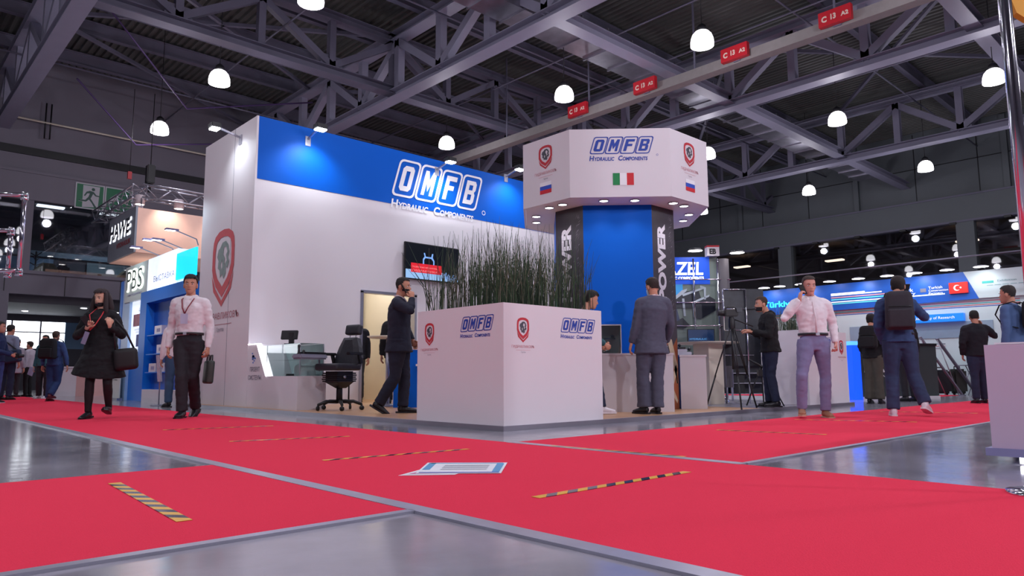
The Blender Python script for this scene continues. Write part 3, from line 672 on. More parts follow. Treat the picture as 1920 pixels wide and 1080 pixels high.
gc = root('glass_case', 'glass display case standing on the low part of the white cabinet', 'glass case', (4.84, 11.39, .537))
for nm, q in (('front_pane', ((0, -.6, 0), (0, -1.70, 0), (0, -1.70, .47), (0, -.40, .47))), ('top_pane', ((0, -.45, .474), (0, -1.71, .474), (.38, -1.71, .474), (.38, -.45, .474))), ('end_pane', ((0, -1.70, 0), (.38, -1.70, 0), (.38, -1.70, .47), (0, -1.70, .47))), ('glass_shelf', ((.01, -.62, .24), (.01, -1.69, .24), (.375, -1.69, .24), (.375, -.62, .24)))):
    MB().quad(*q).obj(nm, pane, gc)
MB().box(.385, .39, -1.70, -.4, 0, .47).obj('back_panel', mat('aqua_frosted', 'b8ccce', .4), gc)
for x_, y_ in ((0, -1.71), (.37, -1.71), (0, -.62)): MB().box(x_, x_+.01, y_, y_+.01, 0, .47).obj('edge_strip', alu, gc)
def small(name, lab, cat, loc, mb, m, part='body'):
    r = root(name, lab, cat, loc); mb.obj(part, m, r); return r
small('white_box', 'white and glass cube sample inside the glass case', 'box', (5.02, 9.85, .54), MB().box(-.12, .12, -.09, .12, 0, .15, bev=.006).box(-.09, .09, -.06, .09, .15, .165), mat('pale_sample', 'd8e4e6', .3))
small('joystick', 'small black joystick on the glass shelf', 'joystick', (5.0, 10.05, .784), MB().box(-.05, .05, -.05, .05, 0, .04).lathe([(.03, .04), (.02, .12), (.028, .18), (0, .2)], 10), black)
small('tool_disc', 'flat black sample lying on the low cabinet beside the white cube', 'machine part', (4.98, 10.25, .54), MB().lathe([(0, 0), (.07, 0), (.06, .03), (0, .03)], 16), black)
cn = root('control_display', 'black tilted control display on top of the glass case', 'display', (4.98, 10.35, 1.016), R(-50))
MB().box(-.13, .13, -.02, .02, .08, .22, M=Matrix.Rotation(R(-14), 4, 'X'), bev=.006).obj('display_housing', black, cn)
MB().box(.0, .07, .0, .06, 0, .18, bev=.005).box(-.06, .1, -.02, .08, 0, .015).obj('stand', black, cn)

# operator chair
ch = root('operator_chair', 'black operator seat on a five-star castor base with headrest and arm console', 'chair', (5.26, 9.27, .05), R(14))
leather = mat('black_leather', '26262e', .5, var=.15, scale=20, bump=.2)
for k in range(5):
    a = 2*PI*k/5+.3; c_, s_ = math.cos(a), math.sin(a)
    MB().tube([(c_*.03, s_*.03, .12), (c_*.2, s_*.2, .125), (c_*.32, s_*.32, .08)], [.028, .024, .02], 8).obj('base_arm', black, ch)
    MB().lathe([(0, -.014), (.032, -.014), (.032, .014), (0, .014)], 14, M=Matrix.Translation((c_*.32, s_*.32, .032)) @ Matrix.Rotation(a+.7, 4, 'Z') @ Matrix.Rotation(PI/2, 4, 'X')).tube([(c_*.32, s_*.32, .03), (c_*.32, s_*.32, .09)], .012, 6).obj('castor', black, ch)
MB().tube([(0, 0, .1), (0, 0, .36)], [.045, .04], 14).tube([(-.07, -.02, .12), (-.07, -.02, .34)], .008, 6).tube([(.2, .02, .12), (.2, .02, .4)], .012, 6).obj('gas_column', black, ch)
g = MB()
for k in range(5): g.box(-.19-.012*(k % 2), .17+.012*(k % 2), -.15, .15, .40+k*.028, .42+k*.028)
g.add([(-.17, -.13, .40), (.15, -.13, .40), (.15, .13, .40), (-.17, .13, .40), (-.03, -.05, .31), (.08, -.05, .31), (.08, .05, .31), (-.03, .05, .31)], [(4, 5, 1, 0), (5, 6, 2, 1), (6, 7, 3, 2), (7, 4, 0, 3), (7, 6, 5, 4)])
g.box(-.16, .14, -.12, .12, .39, .55); g.obj('suspension_bellows', black, ch)
MB().lathe([(0, 0), (.022, 0), (.02, .02), (0, .02)], 12, M=Matrix.Translation((-.06, -.15, .47)) @ Matrix.Rotation(PI/2, 4, 'X')).obj('adjuster_knob', alu, ch)
def cushion(x0, x1, y0, y1, z0, z1, bev, M=None):
    bm = bmesh.new(); bmesh.ops.create_cube(bm, size=1)
    for v in bm.verts: v.co = Vector(((x0+x1)/2+v.co.x*(x1-x0), (y0+y1)/2+v.co.y*(y1-y0), (z0+z1)/2+v.co.z*(z1-z0)))
    bmesh.ops.bevel(bm, geom=bm.edges[:], offset=bev, segments=4, affect='EDGES', profile=.6)
    return MB().bm(bm, 0, True, M)
cushion(-.28, .2, -.23, .23, .56, .66, .04).obj('seat_cushion', leather, ch)
Mb = Matrix.Translation((.16, 0, .60)) @ Matrix.Rotation(R(10), 4, 'Y')
mb = MB()
bk_ = [(-.22, 0), (.22, 0), (.25, .15), (.20, .30), (.13, .44), (-.13, .44), (-.20, .30), (-.25, .15)]
n = len(bk_)
mb.add([(-.05, y, z) for y, z in bk_]+[(.05, y*.9, z) for y, z in bk_]+[(-.075, y*.55, .05+z*.8) for y, z in bk_], [list(range(n, 2*n))]+[(i, i+n, (i+1) % n+n, (i+1) % n) for i in range(n)]+[(i, (i+1) % n, (i+1) % n+2*n, i+2*n) for i in range(n)]+[[3*n-1-i for i in range(n)]], M=Mb)
mb.obj('backrest', leather, ch)
cushion(-.05, .05, -.14, .14, .49, .64, .035, Mb).obj('headrest', leather, ch)
MB().tube([(0, -.06, .42), (0, -.06, .52)], .008, 6, M=Mb).tube([(0, .06, .42), (0, .06, .52)], .008, 6, M=Mb).obj('headrest_post', alu, ch)
for y_ in (-.27, .27):
    MB().box(-.12, .16, y_-.035, y_+.035, .78, .82, bev=.01).bar((.14, y_, .66), (.1, y_, .79), .04, .04).obj('armrest', black, ch)
cp = MB().box(-.60, -.10, .14, .34, .72, .79, bev=.02).obj('console_box', mat('grey_console', '8c8c9c', .4), ch)
MB().box(-.50, -.12, .15, .33, .79, .82, bev=.01).obj('console_pad', black, cp)
MB().lathe([(.02, .79), (.012, .86), (.022, .91), (0, .93)], 10, c=(-.55, .24)).lathe([(.015, .79), (.02, .84), (0, .85)], 10, c=(-.50, .2)).obj('joystick', black, cp)
MB().bar((-.12, .3, .55), (-.12, .3, .74), .02, .02).obj('console_bracket', alu, ch)

# table and blue cabinet behind the man in the navy suit
t2 = root('bar_table', 'small round cream bar table behind the man in the navy suit', 'table', (6.50, 9.93, .05))
MB().lathe([(0, 1.09), (.30, 1.09), (.34, 1.11), (.34, 1.12), (0, 1.12)], 32).obj('table_top', cream, t2)
MB().tube([(0, 0, 0), (0, 0, 1.09)], .035, 12).lathe([(.22, 0), (.22, .02), (.03, .04)], 24).obj('pedestal_leg', alu, t2)
bc = root('blue_cabinet', 'blue cabinet with white top behind the man in the navy suit', 'cabinet', (6.42, 9.2, .05), rzd)
MB().box(-.25, .55, 0, .4, 0, .88).obj('cabinet_body', blue, bc); MB().box(-.28, .58, -.03, .43, .88, .96, bev=.02).box(.1, .3, -.05, 0, .63, .66).obj('white_top', whitec, bc)
wp = root('white_counter', 'white counter side seen between the legs of the man in the navy suit', 'counter', (7.15, 10.78, .05), rzd)
MB().box(0, .5, 0, .35, 0, .75).obj('cabinet_body', whitec, wp); MB().box(-.01, .51, -.01, .36, .75, .775).obj('counter_top', whitec, wp)
# ================================================================ left: neighbouring stands
def boxm(*a, **k): return MB().box(*a, **k)
pbs = root('blue_stand', 'blue and white neighbouring stand with glowing green-grey letters on its header', 'stand', (4.95, 14.2, 0))
bwhite = mat('backlit_white', 'eef4ff', .4, emit=1.1, ecol=(.75, .85, 1.0)); cyanm = mat('cyan_screen', '20d8f0', .3, emit=1.5, ecol='18c8f0')
boxm(0, .5, 4.5, 5.3, 0, 2.88).obj('light_blue_column', mat('pale_blue_panel', 'a8c8ea', .4), pbs)
boxm(-.01, .0, 5.1, 5.3, 0, 2.88).obj('blue_edge', pbsblue, pbs)
boxm(-.02, .35, 1.2, 3.15, 2.37, 3.18).obj('lit_header_panel', bwhite, pbs)
boxm(-.02, .35, 3.155, 4.90, 2.32, 3.18).obj('grey_header_panel', mat('pale_green_grey', 'c6d2cc', .45), pbs)
boxm(.1, .5, .1, 2.9, 0, 2.36).obj('blue_backing', pbsblue, pbs)
boxm(.06, .12, 2.8, 4.55, 0, 1.03).obj('blue_base_panel', pbsblue, pbs)
boxm(.06, .12, 2.8, 4.55, 1.03, 2.32).obj('lit_poster', bwhite, pbs)
Mp = frame((5.01-4.95, 0, 0), LEFTF, off=.006)
rnd = random.Random(4)
for (a, b, c, d, col) in ((-4.3, -3.35, 1.72, 2.0, 'b06a78'), (-3.25, -2.85, 1.72, 2.0, '8890a8'), (-4.0, -3.3, 1.24, 1.52, '39489a'), (-3.3, -2.85, 1.24, 1.52, '4a4a78')):
    boxm(.045, .058, -b, -a, c, d).obj('poster_picture', mat('picture_'+col, col, .5, var=.6, scale=7), pbs)
for tx, x_, z_, w_, h_ in [('Оборудование', -3.75, 2.17, 1.1, .11), ('для производства', -3.95, 2.04, 1.3, .10)]+[('системы', a, b, .5, .04) for a, b in ((-4.2, 1.62), (-4.1, 1.56), (-3.3, 1.62), (-4.1, 1.14), (-3.4, 1.14))]:
    g = MB(); text_mb(tx, g, Mp @ Matrix.Translation((x_, z_, 0)), w_, h_); g.obj('poster_text', inkgrey, pbs)
for k, (ch_, x_) in enumerate((('P', -4.66), ('B', -4.25), ('S', -3.82))):
    pass
    g = MB(); text_mb(ch_, g, frame((-.02, 0, 0), LEFTF, off=.03) @ Matrix.Translation((x_, 2.60, 0)), .34, .45); g.obj('dark_letter', mat('green_grey_letter', '3c5048', .4), pbs)
    g = MB(); text_mb(ch_, g, frame((-.02, 0, 0), LEFTF, off=.012) @ Matrix.Translation((x_-.03, 2.56, 0)), .42, .53, 0, .035); g.obj('glowing_letter_back', mat('letter_glow', 'f8fff0', emit=3, ecol=(.95, 1, .9)), pbs)
g = MB(); text_mb('инструмент', g, frame((-.02, 0, 0), LEFTF, off=.006) @ Matrix.Translation((-4.62, 2.44, 0)), 1.1, .06); g.obj('header_text', mat('lilac_print', '9a98c0', .5), pbs); g = MB(); text_mb('ВЫСТАВКА', g, frame((-.02, 0, 0), LEFTF, off=.006) @ Matrix.Translation((-2.7, 2.62, 0)), 1.35, .13); g.obj('header_text', mat('lilac_print', '9a98c0', .5), pbs)
boxm(-.06, -.02, .05, 1.15, 2.50, 3.05).obj('cyan_screen', cyanm, pbs)
# projecting blue shelf unit
boxm(-.22, .1, 2.42, 2.86, .05, 2.38).box(-.22, .1, .0, 2.42, 2.12, 2.38).obj('blue_shelf_frame', pbsblue, pbs)
boxm(-.22, .1, .0, 2.42, 0, .28).obj('white_plinth', white, pbs)
boxm(-.05, .1, .0, 2.42, .28, 2.12).obj('shelf_back', mat('deep_blue_panel', '0a58c0', .45), pbs)
for z_ in (.62, 1.0, 1.40): 
    boxm(-.2, -.05, .9, 2.35, z_, z_+.02).obj('shelf_board', pbsblue, pbs)
for i, (y_, z_) in enumerate(((1.2, .64), (1.75, .64), (1.3, 1.02), (1.5, 1.42))):
    r = root('brochure_box', ('white brochure box, left on the lowest blue shelf', 'white brochure box, right on the lowest blue shelf', 'white brochure box on the middle blue shelf', 'white brochure box on the upper blue shelf')[(1, 0, 2, 3)[i]], 'box', (4.78, 14.2+y_, z_), 0, 'white boxes on the blue shelves')
    boxm(0, .1, 0, .45, 0, .18).obj('box_body', whitec, r); boxm(-.004, 0, .1, .3, .05, .12).obj('label_print', mat('lilac_print', '9a98c0'), r)
spot('blue_stand_light', (4.2, 15.6, 3.6), (5.0, 16.2, 1.5), 70, 110, 1, (.8, .9, 1), .1); spot('blue_stand_light', (4.2, 18, 3.6), (5.0, 18, 2.3), 40, 110, 1, (.8, .9, 1), .1)
spot('blue_stand_light', (4.2, 14.0, 3.9), (5.0, 13.6, 2.9), 30, 100, 1, (.7, .9, 1), .1)
# roll-up beside the column
ru = root('roll_up', 'pale roll-up banner low in front of the blue column', 'banner', (4.86, 18.75, 0), 0)
boxm(-.01, .01, 0, .75, .05, .84).obj('banner_sheet', mat('pale_banner', 'dfe6e0', .5), ru); boxm(-.06, .06, -.02, .77, 0, .05).obj('banner_base', alu, ru)
g = MB(); text_mb('PBS', g, frame((-.01, 0, 0), LEFTF, off=.004) @ Matrix.Translation((-.62, .58, 0)), .45, .16); text_mb('стенд', g, frame((-.01, 0, 0), LEFTF, off=.004) @ Matrix.Translation((-.6, .45, 0)), .4, .05); g.obj('banner_lettering', mat('green_grey_letter', '3c5048'), ru)
st = root('brochure_stand', 'slim grey brochure stand with coloured leaflets before the blue shelves', 'stand', (4.45, 14.55, 0))
MB().tube([(0, 0, 0), (0, 0, 1.0)], .012, 8).lathe([(0, 0), (.15, 0), (.14, .02), (0, .02)], 18).obj('pole', alu, st)
MB().bar((0, 0, .45), (-.05, 0, .95), .18, .03).obj('leaflet_holder', mat('leaflet_holder', 'c8c8d8', .4, var=.5, scale=18), st)
# low white counter with pink side
lc = root('white_counter', 'white counter with pinkish front, low at the left behind the woman in black', 'counter', (5.1, 24.2, 0), R(-45))
boxm(-1.0, 0, 0, .6, 0, .82).obj('cabinet_body', whitec, lc); boxm(0.0, .55, 0, .6, 0, .82).obj('pink_panel', mat('pinkish_panel', 'd8a8a4', .5), lc); boxm(-1.03, .58, -.03, .63, .82, .86).obj('counter_top', whitec, lc)
boxm(-1.4, 0.2, 3.0, 3.1, .9, 1.5).obj('white_screen', mat('backlit_lilac', 'e8e0ff', emit=1.1, ecol=(.9, .88, 1)), lc)
for x_ in (-1.35, .1): boxm(x_, x_+.06, 3.02, 3.08, 0, .9).obj('screen_post', alu, lc)

# suspended grey sign box with pink lit panels
hs = root('hanging_sign', 'suspended grey sign box with glowing slanted letters and salmon lit side', 'sign', (6.5, 24.5, 4.48))
boxm(0, .06, 0, 3.05, 0, 1.48).obj('grey_front', mat('sign_grey', '98a0aa', .45), hs)
salmon = mat('salmon_fabric', 'f0c4b0', .6, emit=.12, ecol='ffcdb8')
boxm(.06, 4.2, 0, .05, 0, 1.44).obj('lit_side', salmon, hs)
boxm(.06, 4.2, .05, 3.05, -.02, .03).obj('lit_underside', salmon, hs)
lf = lambda o_: frame((0, 0, 0), LEFTF, off=o_)
g = MB(); text_mb('HAWE', g, lf(.05) @ Matrix.Translation((-2.75, .68, 0)), 2.3, .52, 0, .04, .12); g.obj('dark_lettering', mat('graphite', '40424e', .4), hs)
g = MB(); text_mb('HAWE', g, lf(.015) @ Matrix.Translation((-2.84, .63, 0)), 2.40, .58, 0, .03, .12); g.obj('lettering_glow', mat('white_glow', 'ffffff', emit=2.5, ecol=(.95, .95, 1)), hs)
g = MB(); text_mb('HYDRAULIK', g, lf(.01) @ Matrix.Translation((-1.95, .34, 0)), 1.55, .17, 0, .02); g.obj('red_lettering', mat('sign_red', 'b84048', .5), hs)
for x_ in (.5, 3.8): MB().tube([(x_, 1.3, 1.4), (x_, 1.3, 2.06)], .02, 8).obj('suspension_rod', alu, hs)
def lattice(name, lab, a, b, w_, cat='truss', n=None):
    a = Vector(a); b = Vector(b); L = (b-a).length; r = root(name, lab, cat, a, math.atan2(b.y-a.y, b.x-a.x))
    for y_ in (-w_/2, w_/2):
        for z_ in (-w_/2, w_/2): MB().tube([(0, y_, z_), (L, y_, z_)], .03, 6).obj('chord_tube', alu, r)
    n = n or max(2, int(L/w_/1.1)); st_ = L/n
    for k in range(n):
        x0, x1 = k*st_, (k+1)*st_; s_ = 1 if k % 2 else -1
        MB().tube([(x0, -w_/2, -s_*w_/2), (x1, -w_/2, s_*w_/2)], .018, 5).tube([(x0, w_/2, -s_*w_/2), (x1, w_/2, s_*w_/2)], .018, 5).tube([(x0, -s_*w_/2, -w_/2), (x1, s_*w_/2, -w_/2)], .018, 5).tube([(x0, -s_*w_/2, w_/2), (x1, s_*w_/2, w_/2)], .018, 5).obj('brace_tube', alu, r)
    return r
lattice('lattice_truss', 'aluminium lattice truss running from the corner towards the green exit signs', (6.95, 25.8, 6.75), (6.95, 31.2, 6.75), .45)
lattice('lattice_truss', 'upper aluminium lattice truss running right from the corner to the white end panel', (6.95, 25.8, 6.75), (12.5, 25.8, 6.75), .45)
lattice('lattice_truss', 'lower aluminium lattice truss right behind the salmon lit panel', (7.0, 27.1, 6.2), (12.8, 27.1, 6.2), .36)
ho = root('chain_hoist', 'black chain hoist hanging over the corner of the lattice truss', 'hoist', (7.25, 25.9, 7.0))
boxm(-.13, .13, -.13, .13, .1, .75, bev=.03).tube([(0, 0, -.2), (0, 0, .1)], .05, 8).obj('motor', black, ho); MB().tube([(0, 0, .75), (0, 0, 3.3)], .015, 5).obj('chain', black, ho)
boxm(-.7, -.58, -.05, .05, .15, .4).obj('red_hook', redp, ho); MB().tube([(-.64, 0, .4), (-.64, 0, 3.3)], .01, 5).obj('hook_rope', black, ho)
for i, (x_, y_, z_) in enumerate(((7.0, 26.0, 6.35), (7.25, 27.1, 6.4), (8.2, 25.8, 6.35), (10.2, 25.8, 6.35), (7.3, 27.1, 5.85), (9.0, 27.1, 5.85), (10.1, 27.1, 5.85), (11.2, 27.1, 5.85))):
    r = root('spotlight_can', ('white spotlight can at the truss corner', 'white spotlight can just behind the truss corner', 'white spotlight can under the upper truss, clear of its neighbours', 'white spotlight can on the upper truss at the edge of the end panel',
                            'white spotlight can nearest the grey sign, on the lower truss', 'second white spotlight can along the lower truss', 'third white spotlight can along the lower truss', 'last white spotlight can along the lower truss')[i], 'spotlight', (x_, y_, z_), 0, 'white spotlight cans under the lattice trusses')
    MB().lathe([(0, .32), (.15, .32), (.16, .3), (.16, 0), (.14, 0)], 20).obj('can', mat('pinkish_white', 'dccfd4', .4), r)
    MB().lathe([(.14, .01), (0, .01)], 20).obj('lens', dlm, r)
for x_, y_ in ((7.3, 24.0), (9.0, 24.0), (10.5, 24.0)): spot('sign_wash', (x_, y_, 6.3), (x_+.2, 24.5, 5.2), 120, 90, 1, (1, .85, .75), .1)
spot('sign_wash', (7.5, 26, 3.2), (7.6, 26, 4.5), 60, 140, 1, (1, .85, .75), .1)
for i, (x_, y_, z_) in enumerate(((4.50, 16.7, 3.32), (4.56, 16.05, 3.40), (4.56, 15.45, 3.32), (4.60, 14.75, 3.42))):
    r = root('arm_lamp', ('lowest slim arm lamp left over the glowing header', 'second slim arm lamp over the lit header', 'third slim arm lamp, in front of the salmon panel', 'slim arm lamp nearest the white end panel')[i], 'lamp', (x_, y_, z_), 0, 'slim arm lamps over the lit header')
    boxm(-.14, .10, -.06, .06, -.015, .02, bev=.006).obj('lamp_head', mat('lilac_metal', '8a88b4', .4), r); boxm(-.13, .04, -.05, .05, -.022, -.016).obj('led_panel', ledm, r)
    MB().bar((.05, 0, .0), (.46, 0, -.13), .02, .02).bar((.46, 0, -.13), (.50, 0, 3.17-z_), .02, .02).obj('arm', alu, r)
# exit signs
def exit_sign(x0, run, lab):
    r = root('exit_sign', lab, 'sign', (x0, 32.86, 7.38)); g_ = mat('sign_green', '0b6a44', .5); 
    boxm(0, 1.06, -.04, .0, 0, 1.06).obj('white_frame', mat('grey_white', 'b8b8c0', .5), r); boxm(.05, 1.01, -.045, -.041, .05, 1.01).obj('green_field', g_, r)
    M = frame((0, -.045, 0), FRONTF, off=.004); M2 = frame((0, -.045, 0), FRONTF, off=.008)
    if run:
        MB().poly2d([[(.27, .06), (.84, .12), (.88, .98), (.27, .98)]], M).obj('white_door', mat('grey_white', 'b8b8c0', .5), r)
        g = MB().lathe([(.065, 0), (0, 0)], 16, M=M2, c=(.64, .84))
        for q in ([(.40, .72), (.52, .77), (.66, .74), (.76, .62), (.90, .60), (.90, .56), (.73, .57), (.64, .66), (.56, .45), (.74, .18), (.80, .10), (.72, .08), (.60, .28), (.50, .40), (.40, .30), (.14, .30), (.14, .36), (.37, .37), (.48, .52), (.52, .66), (.43, .65), (.35, .52), (.31, .55)],): g.poly2d([q], M2)
        g.obj('running_figure', mat('sign_green_dark', '1d4a40', .5), r)
        MB().poly2d([[(.13, .29), (.28, .29), (.28, .37), (.2, .37)]], M).obj('white_step', mat('grey_white', 'b8b8c0', .5), r)
    else: MB().poly2d([[(.15, .3), (.4, .55), (.55, .45), (.45, .7), (.62, .85), (.42, .8), (.2, .6)]], M).obj('arrow', mat('grey_white', 'b8b8c0', .5), r)
exit_sign(6.42, 1, 'green exit sign with a running figure on the dark gallery wall'); exit_sign(7.50, 0, 'green sign with an arrow, partly behind the lattice truss')
# gallery furniture behind the glass
def sofa(x0, lab):
    r = root('armchair', lab, 'armchair', (x0, 34.3, 3.75)); c_ = mat('beige_upholstery', 'a89c7a', .8)
    MB().prism([(0, 0), (1.0, 0), (1.0, 1.1), (.8, 1.35), (.45, 1.35), (.15, 1.0), (0, .8)], 0, .9, M=Matrix.Rotation(PI/2, 4, 'X') ).obj('beige_shell', c_, r)
    boxm(1.0, 1.8, -.9, 0, 0, .6).box(1.0, 1.4, -.9, -.05, .6, 1.35, bev=.1).obj('dark_seat', black, r)
sofa(5.15, 'beige and black armchair behind the gallery glass, left of the table'); sofa(8.2, 'beige armchair behind the gallery glass, right of the seated visitor'); sofa(2.6, 'beige armchair behind the gallery glass at the far left')
r = root('gallery_table', 'dark table on two legs behind the gallery glass', 'table', (7.0, 34.6, 3.75)); boxm(-.75, .75, -.4, .4, 1.05, 1.12).obj('table_top', black, r)
for x_ in (-.2, .15): boxm(x_, x_+.1, -.1, .1, 0, 1.05).obj('leg', black, r)
r = root('coat_stand', 'dark coat stand behind the gallery glass', 'coat stand', (5.7, 35.6, 3.75)); MB().tube([(0, 0, 0), (0, 0, 2.1)], .035, 8).obj('pole', black, r)
for k in range(6): a = k*PI/3; MB().tube([(0, 0, 1.5+.2*(k % 3)), (.3*math.cos(a), .3*math.sin(a), 1.65+.2*(k % 3))], .02, 6).obj('hook', black, r)
# drooping cables across the left ceiling
for pts in (((4.5, 21.5, 11.0), (8.2, 25.5, 9.9), (12.5, 24.6, 11.0)), ((5.0, 26.5, 10.4), (7.3, 28, 9.0), (13, 27.5, 10.2))):
    MB().tube(pts, .03, 6).obj('power_cable', mat('purple_cable', '4a3464', .5), ceil)
# chrome tube frames at the far left
cf = root('tube_frame', 'chrome tube frame with cast corner fittings at the far left edge', 'frame', (0, 0, 0))
tp = [(.75, 8.62), (1.19, 8.25)]
for (a, b) in (((.7, 8.66, 2.32), (1.19, 8.25, 2.30)), ((1.19, 8.25, 2.30), (1.19, 8.25, 1.53)), ((1.19, 8.25, 1.56), (.7, 8.66, 1.53)), ((.99, 8.42, 2.31), (.99, 8.42, 1.53)),
               ((.7, 8.85, 1.97), (1.12, 8.38, 1.96)), ((1.12, 8.38, 1.96), (1.12, 8.38, 1.53)), ((.7, 8.66, 2.5), (.7, 8.66, 0))):
    MB().tube([a, b], .021, 12).obj('tube', chrome, cf)
for p in ((1.19, 8.25, 2.30), (1.19, 8.25, 1.55), (.99, 8.42, 2.31), (.99, 8.42, 1.53), (1.12, 8.38, 1.96), (1.12, 8.38, 1.54)):
    MB().ball(p, .034).lathe([(.03, -.05), (.033, -.05), (.033, -.02), (.03, -.02)], 14, M=Matrix.Translation(p)).obj('corner_fitting', chrome, cf)
# ================================================================ right side
RZ = R(-43)
dwl = root('display_wall', 'chrome-framed display wall with cut-off white letters over a winch photograph', 'display wall', (11.30, 7.16, 0), RZ)
boxm(-.62, .36, .0, .03, .9, 2.66).obj('print_panel', mat('print_grey_green', '7c8a84', .5, var=.15, scale=2), dwl)
boxm(-.62, .22, -.006, 0, 2.16, 2.66).obj('blue_print', mat('royal_print', '1456d8', .4, emit=.3, ecol='1456d8'), dwl)
boxm(-.62, -.28, -.007, 0, 1.95, 2.16).obj('sky_print', mat('sky_print', '2a9ae0', .4, emit=.2, ecol='2a9ae0'), dwl)
FM = lambda x, z, o_=.004: frame((0, -.006, 0), FRONTF, off=o_) @ Matrix.Translation((x, z, 0))
g = MB(); text_mb('AZEL', g, FM(-.60, 2.33), .70, .24, 0, .02, .08); text_mb('HYDRAULIC COMPONENTS', g, FM(-.75, 2.245), .86, .055, 0, .03); g.obj('white_lettering', mat('lit_print', 'ffffff', .4, emit=1.6, ecol=(1, 1, 1)), dwl)
g = MB()
g.poly2d([[(-.45, 1.88), (-.30, 2.02), (.0, 2.06), (.05, 1.9), (-.1, 1.72), (-.4, 1.72)]], FM(0, 0), 0).poly2d([[(-.1, 1.8), (.18, 1.95), (.30, 1.88), (.30, 1.68), (.02, 1.52), (-.1, 1.55)]], FM(0, 0, .006), 0)
g.poly2d([[(-.62, 1.6), (-.4, 1.72), (-.35, 1.5), (-.62, 1.45)]], FM(0, 0), 1).poly2d([[(-.5, 1.45), (-.3, 1.55), (-.18, 1.42), (-.3, 1.34), (-.5, 1.36)]], FM(0, 0), 0)
for q in ([(-.3, 1.98), (.08, 2.1), (.09, 2.07), (-.28, 1.94)], [(.04, 2.14), (.14, 2.1), (.13, 1.88), (.10, 1.88), (.10, 2.07), (.03, 2.1)], [(-.12, 1.84), (.2, 1.97), (.19, 1.93), (-.12, 1.8)], [(-.30, 1.9), (-.26, 1.9), (-.24, 1.58), (-.28, 1.58)], [(-.12, 1.8), (-.08, 1.8), (-.06, 1.55), (-.1, 1.55)], [(-.45, 1.92), (-.3, 2.05), (-.2, 2.08), (-.22, 2.03), (-.42, 1.88)]): g.poly2d([q], FM(0, 0, .009), 2)
g.obj('winch_photograph', [mat('winch_dark', '1c2230', .4, var=.4), mat('winch_blue', '3a4668', .4), mat('winch_steel', 'b8c4d0', .4)], dwl)
for x_ in (-.56, -.09, .345): MB().tube([(x_, -.07, .35 if x_ > .3 else 1.28), (x_, -.07, 2.62)], .016, 10).obj('chrome_post', chrome, dwl)
for z_ in (2.24, 1.82, 1.40): MB().tube([(-.6, -.07, z_), (.58, -.07, z_)], .010, 8).obj('chrome_rail', mat('pink_lit_chrome', 'd8c0d0', .2, metal=.9), dwl)
for x_ in (-.09, .345):
    for z_ in (2.24, 1.82, 1.40): MB().ball((x_, -.07, z_), .028).obj('clamp_ball', chrome, dwl)
MB().lathe([(.12, .3), (.12, 2.62)], 20, c=(.46, .03)).obj('grey_column', mat('column_grey', '6e6a70', .5), dwl)
for k, z_ in enumerate((.62, .5, .4)): MB().ball((.36, -.07, z_), .03).obj('clamp_ball', chrome, dwl)
MB().tube([(.36, -.07, .05), (.36, -.07, .35)], .016, 10).lathe([(.10, .0), (.10, .06), (.04, .12)], 18, c=(.36, -.07)).obj('chrome_foot', chrome, dwl)
bs = root('box_sign', 'small white box sign with red edge on top of the chrome display wall', 'sign', (11.44, 6.93, 2.66), RZ)
boxm(-.11, .11, -.08, .08, 0, .16).obj('white_box', whitec, bs); boxm(-.112, .112, -.082, .082, .16, .19).obj('red_lid', redp, bs)
g = MB(); text_mb('EB', g, frame((0, -.08, 0), FRONTF) @ Matrix.Translation((-.07, .03, 0)), .12, .10, 0, .05); g.obj('dark_symbols', black, bs)
for i, (px, py, pz, lab) in enumerate(((11.0, 7.0, 2.72, 'round white lamp over the cut-off white letters'), (11.65, 6.55, 2.70, 'round white lamp to the right of the small box sign'))):
    r = root('stand_lamp', lab, 'lamp', (px, py, pz)); MB().lathe([(0, .05), (.10, .04), (.13, 0)], 20).obj('shade', black, r); MB().lathe([(.125, .0), (0, -.012)], 20).obj('lens', dlm, r)
    MB().tube([(0, 0, .05), (.1, .25, .02)], .01, 6).obj('arm', black, r)
spot('display_light', (10.9, 6.7, 2.9), (11.25, 7.16, 2.0), 16, 110, 1, (.95, .97, 1), .05)
# chrome panel frame behind the tripod
cpf = root('panel_frame', 'chrome frame with dark marbled panels behind the video camera', 'frame', (10.98, 6.28, .05), RZ)
marb = mat('marbled_dark', '2c3038', .35, var=.7, scale=6)
boxm(-.17, .52, .03, .05, .62, 1.92).obj('dark_panel', marb, cpf)
for a, b in (((-.17, 1.91), (.21, 1.91)), ((-.17, 1.22), (.21, 1.22)), ((-.17, 1.58), (.36, 1.58)), ((-.17, .80), (.3, .80))): MB().tube([(a[0], 0, a[1]), (b[0], 0, b[1])], .011, 8).obj('chrome_rail', chrome, cpf)
for x_ in (-.17, .21): MB().tube([(x_, 0, 0 if x_ > .2 else 1.22), (x_, 0, 1.91)], .013, 8).obj('chrome_post', chrome, cpf)
MB().tube([(-.17, .04, 0), (-.17, .04, .7)], .013, 8).tube([(.5, .04, 0), (.5, .04, .7)], .013, 8).obj('rear_post', steeld, cpf)
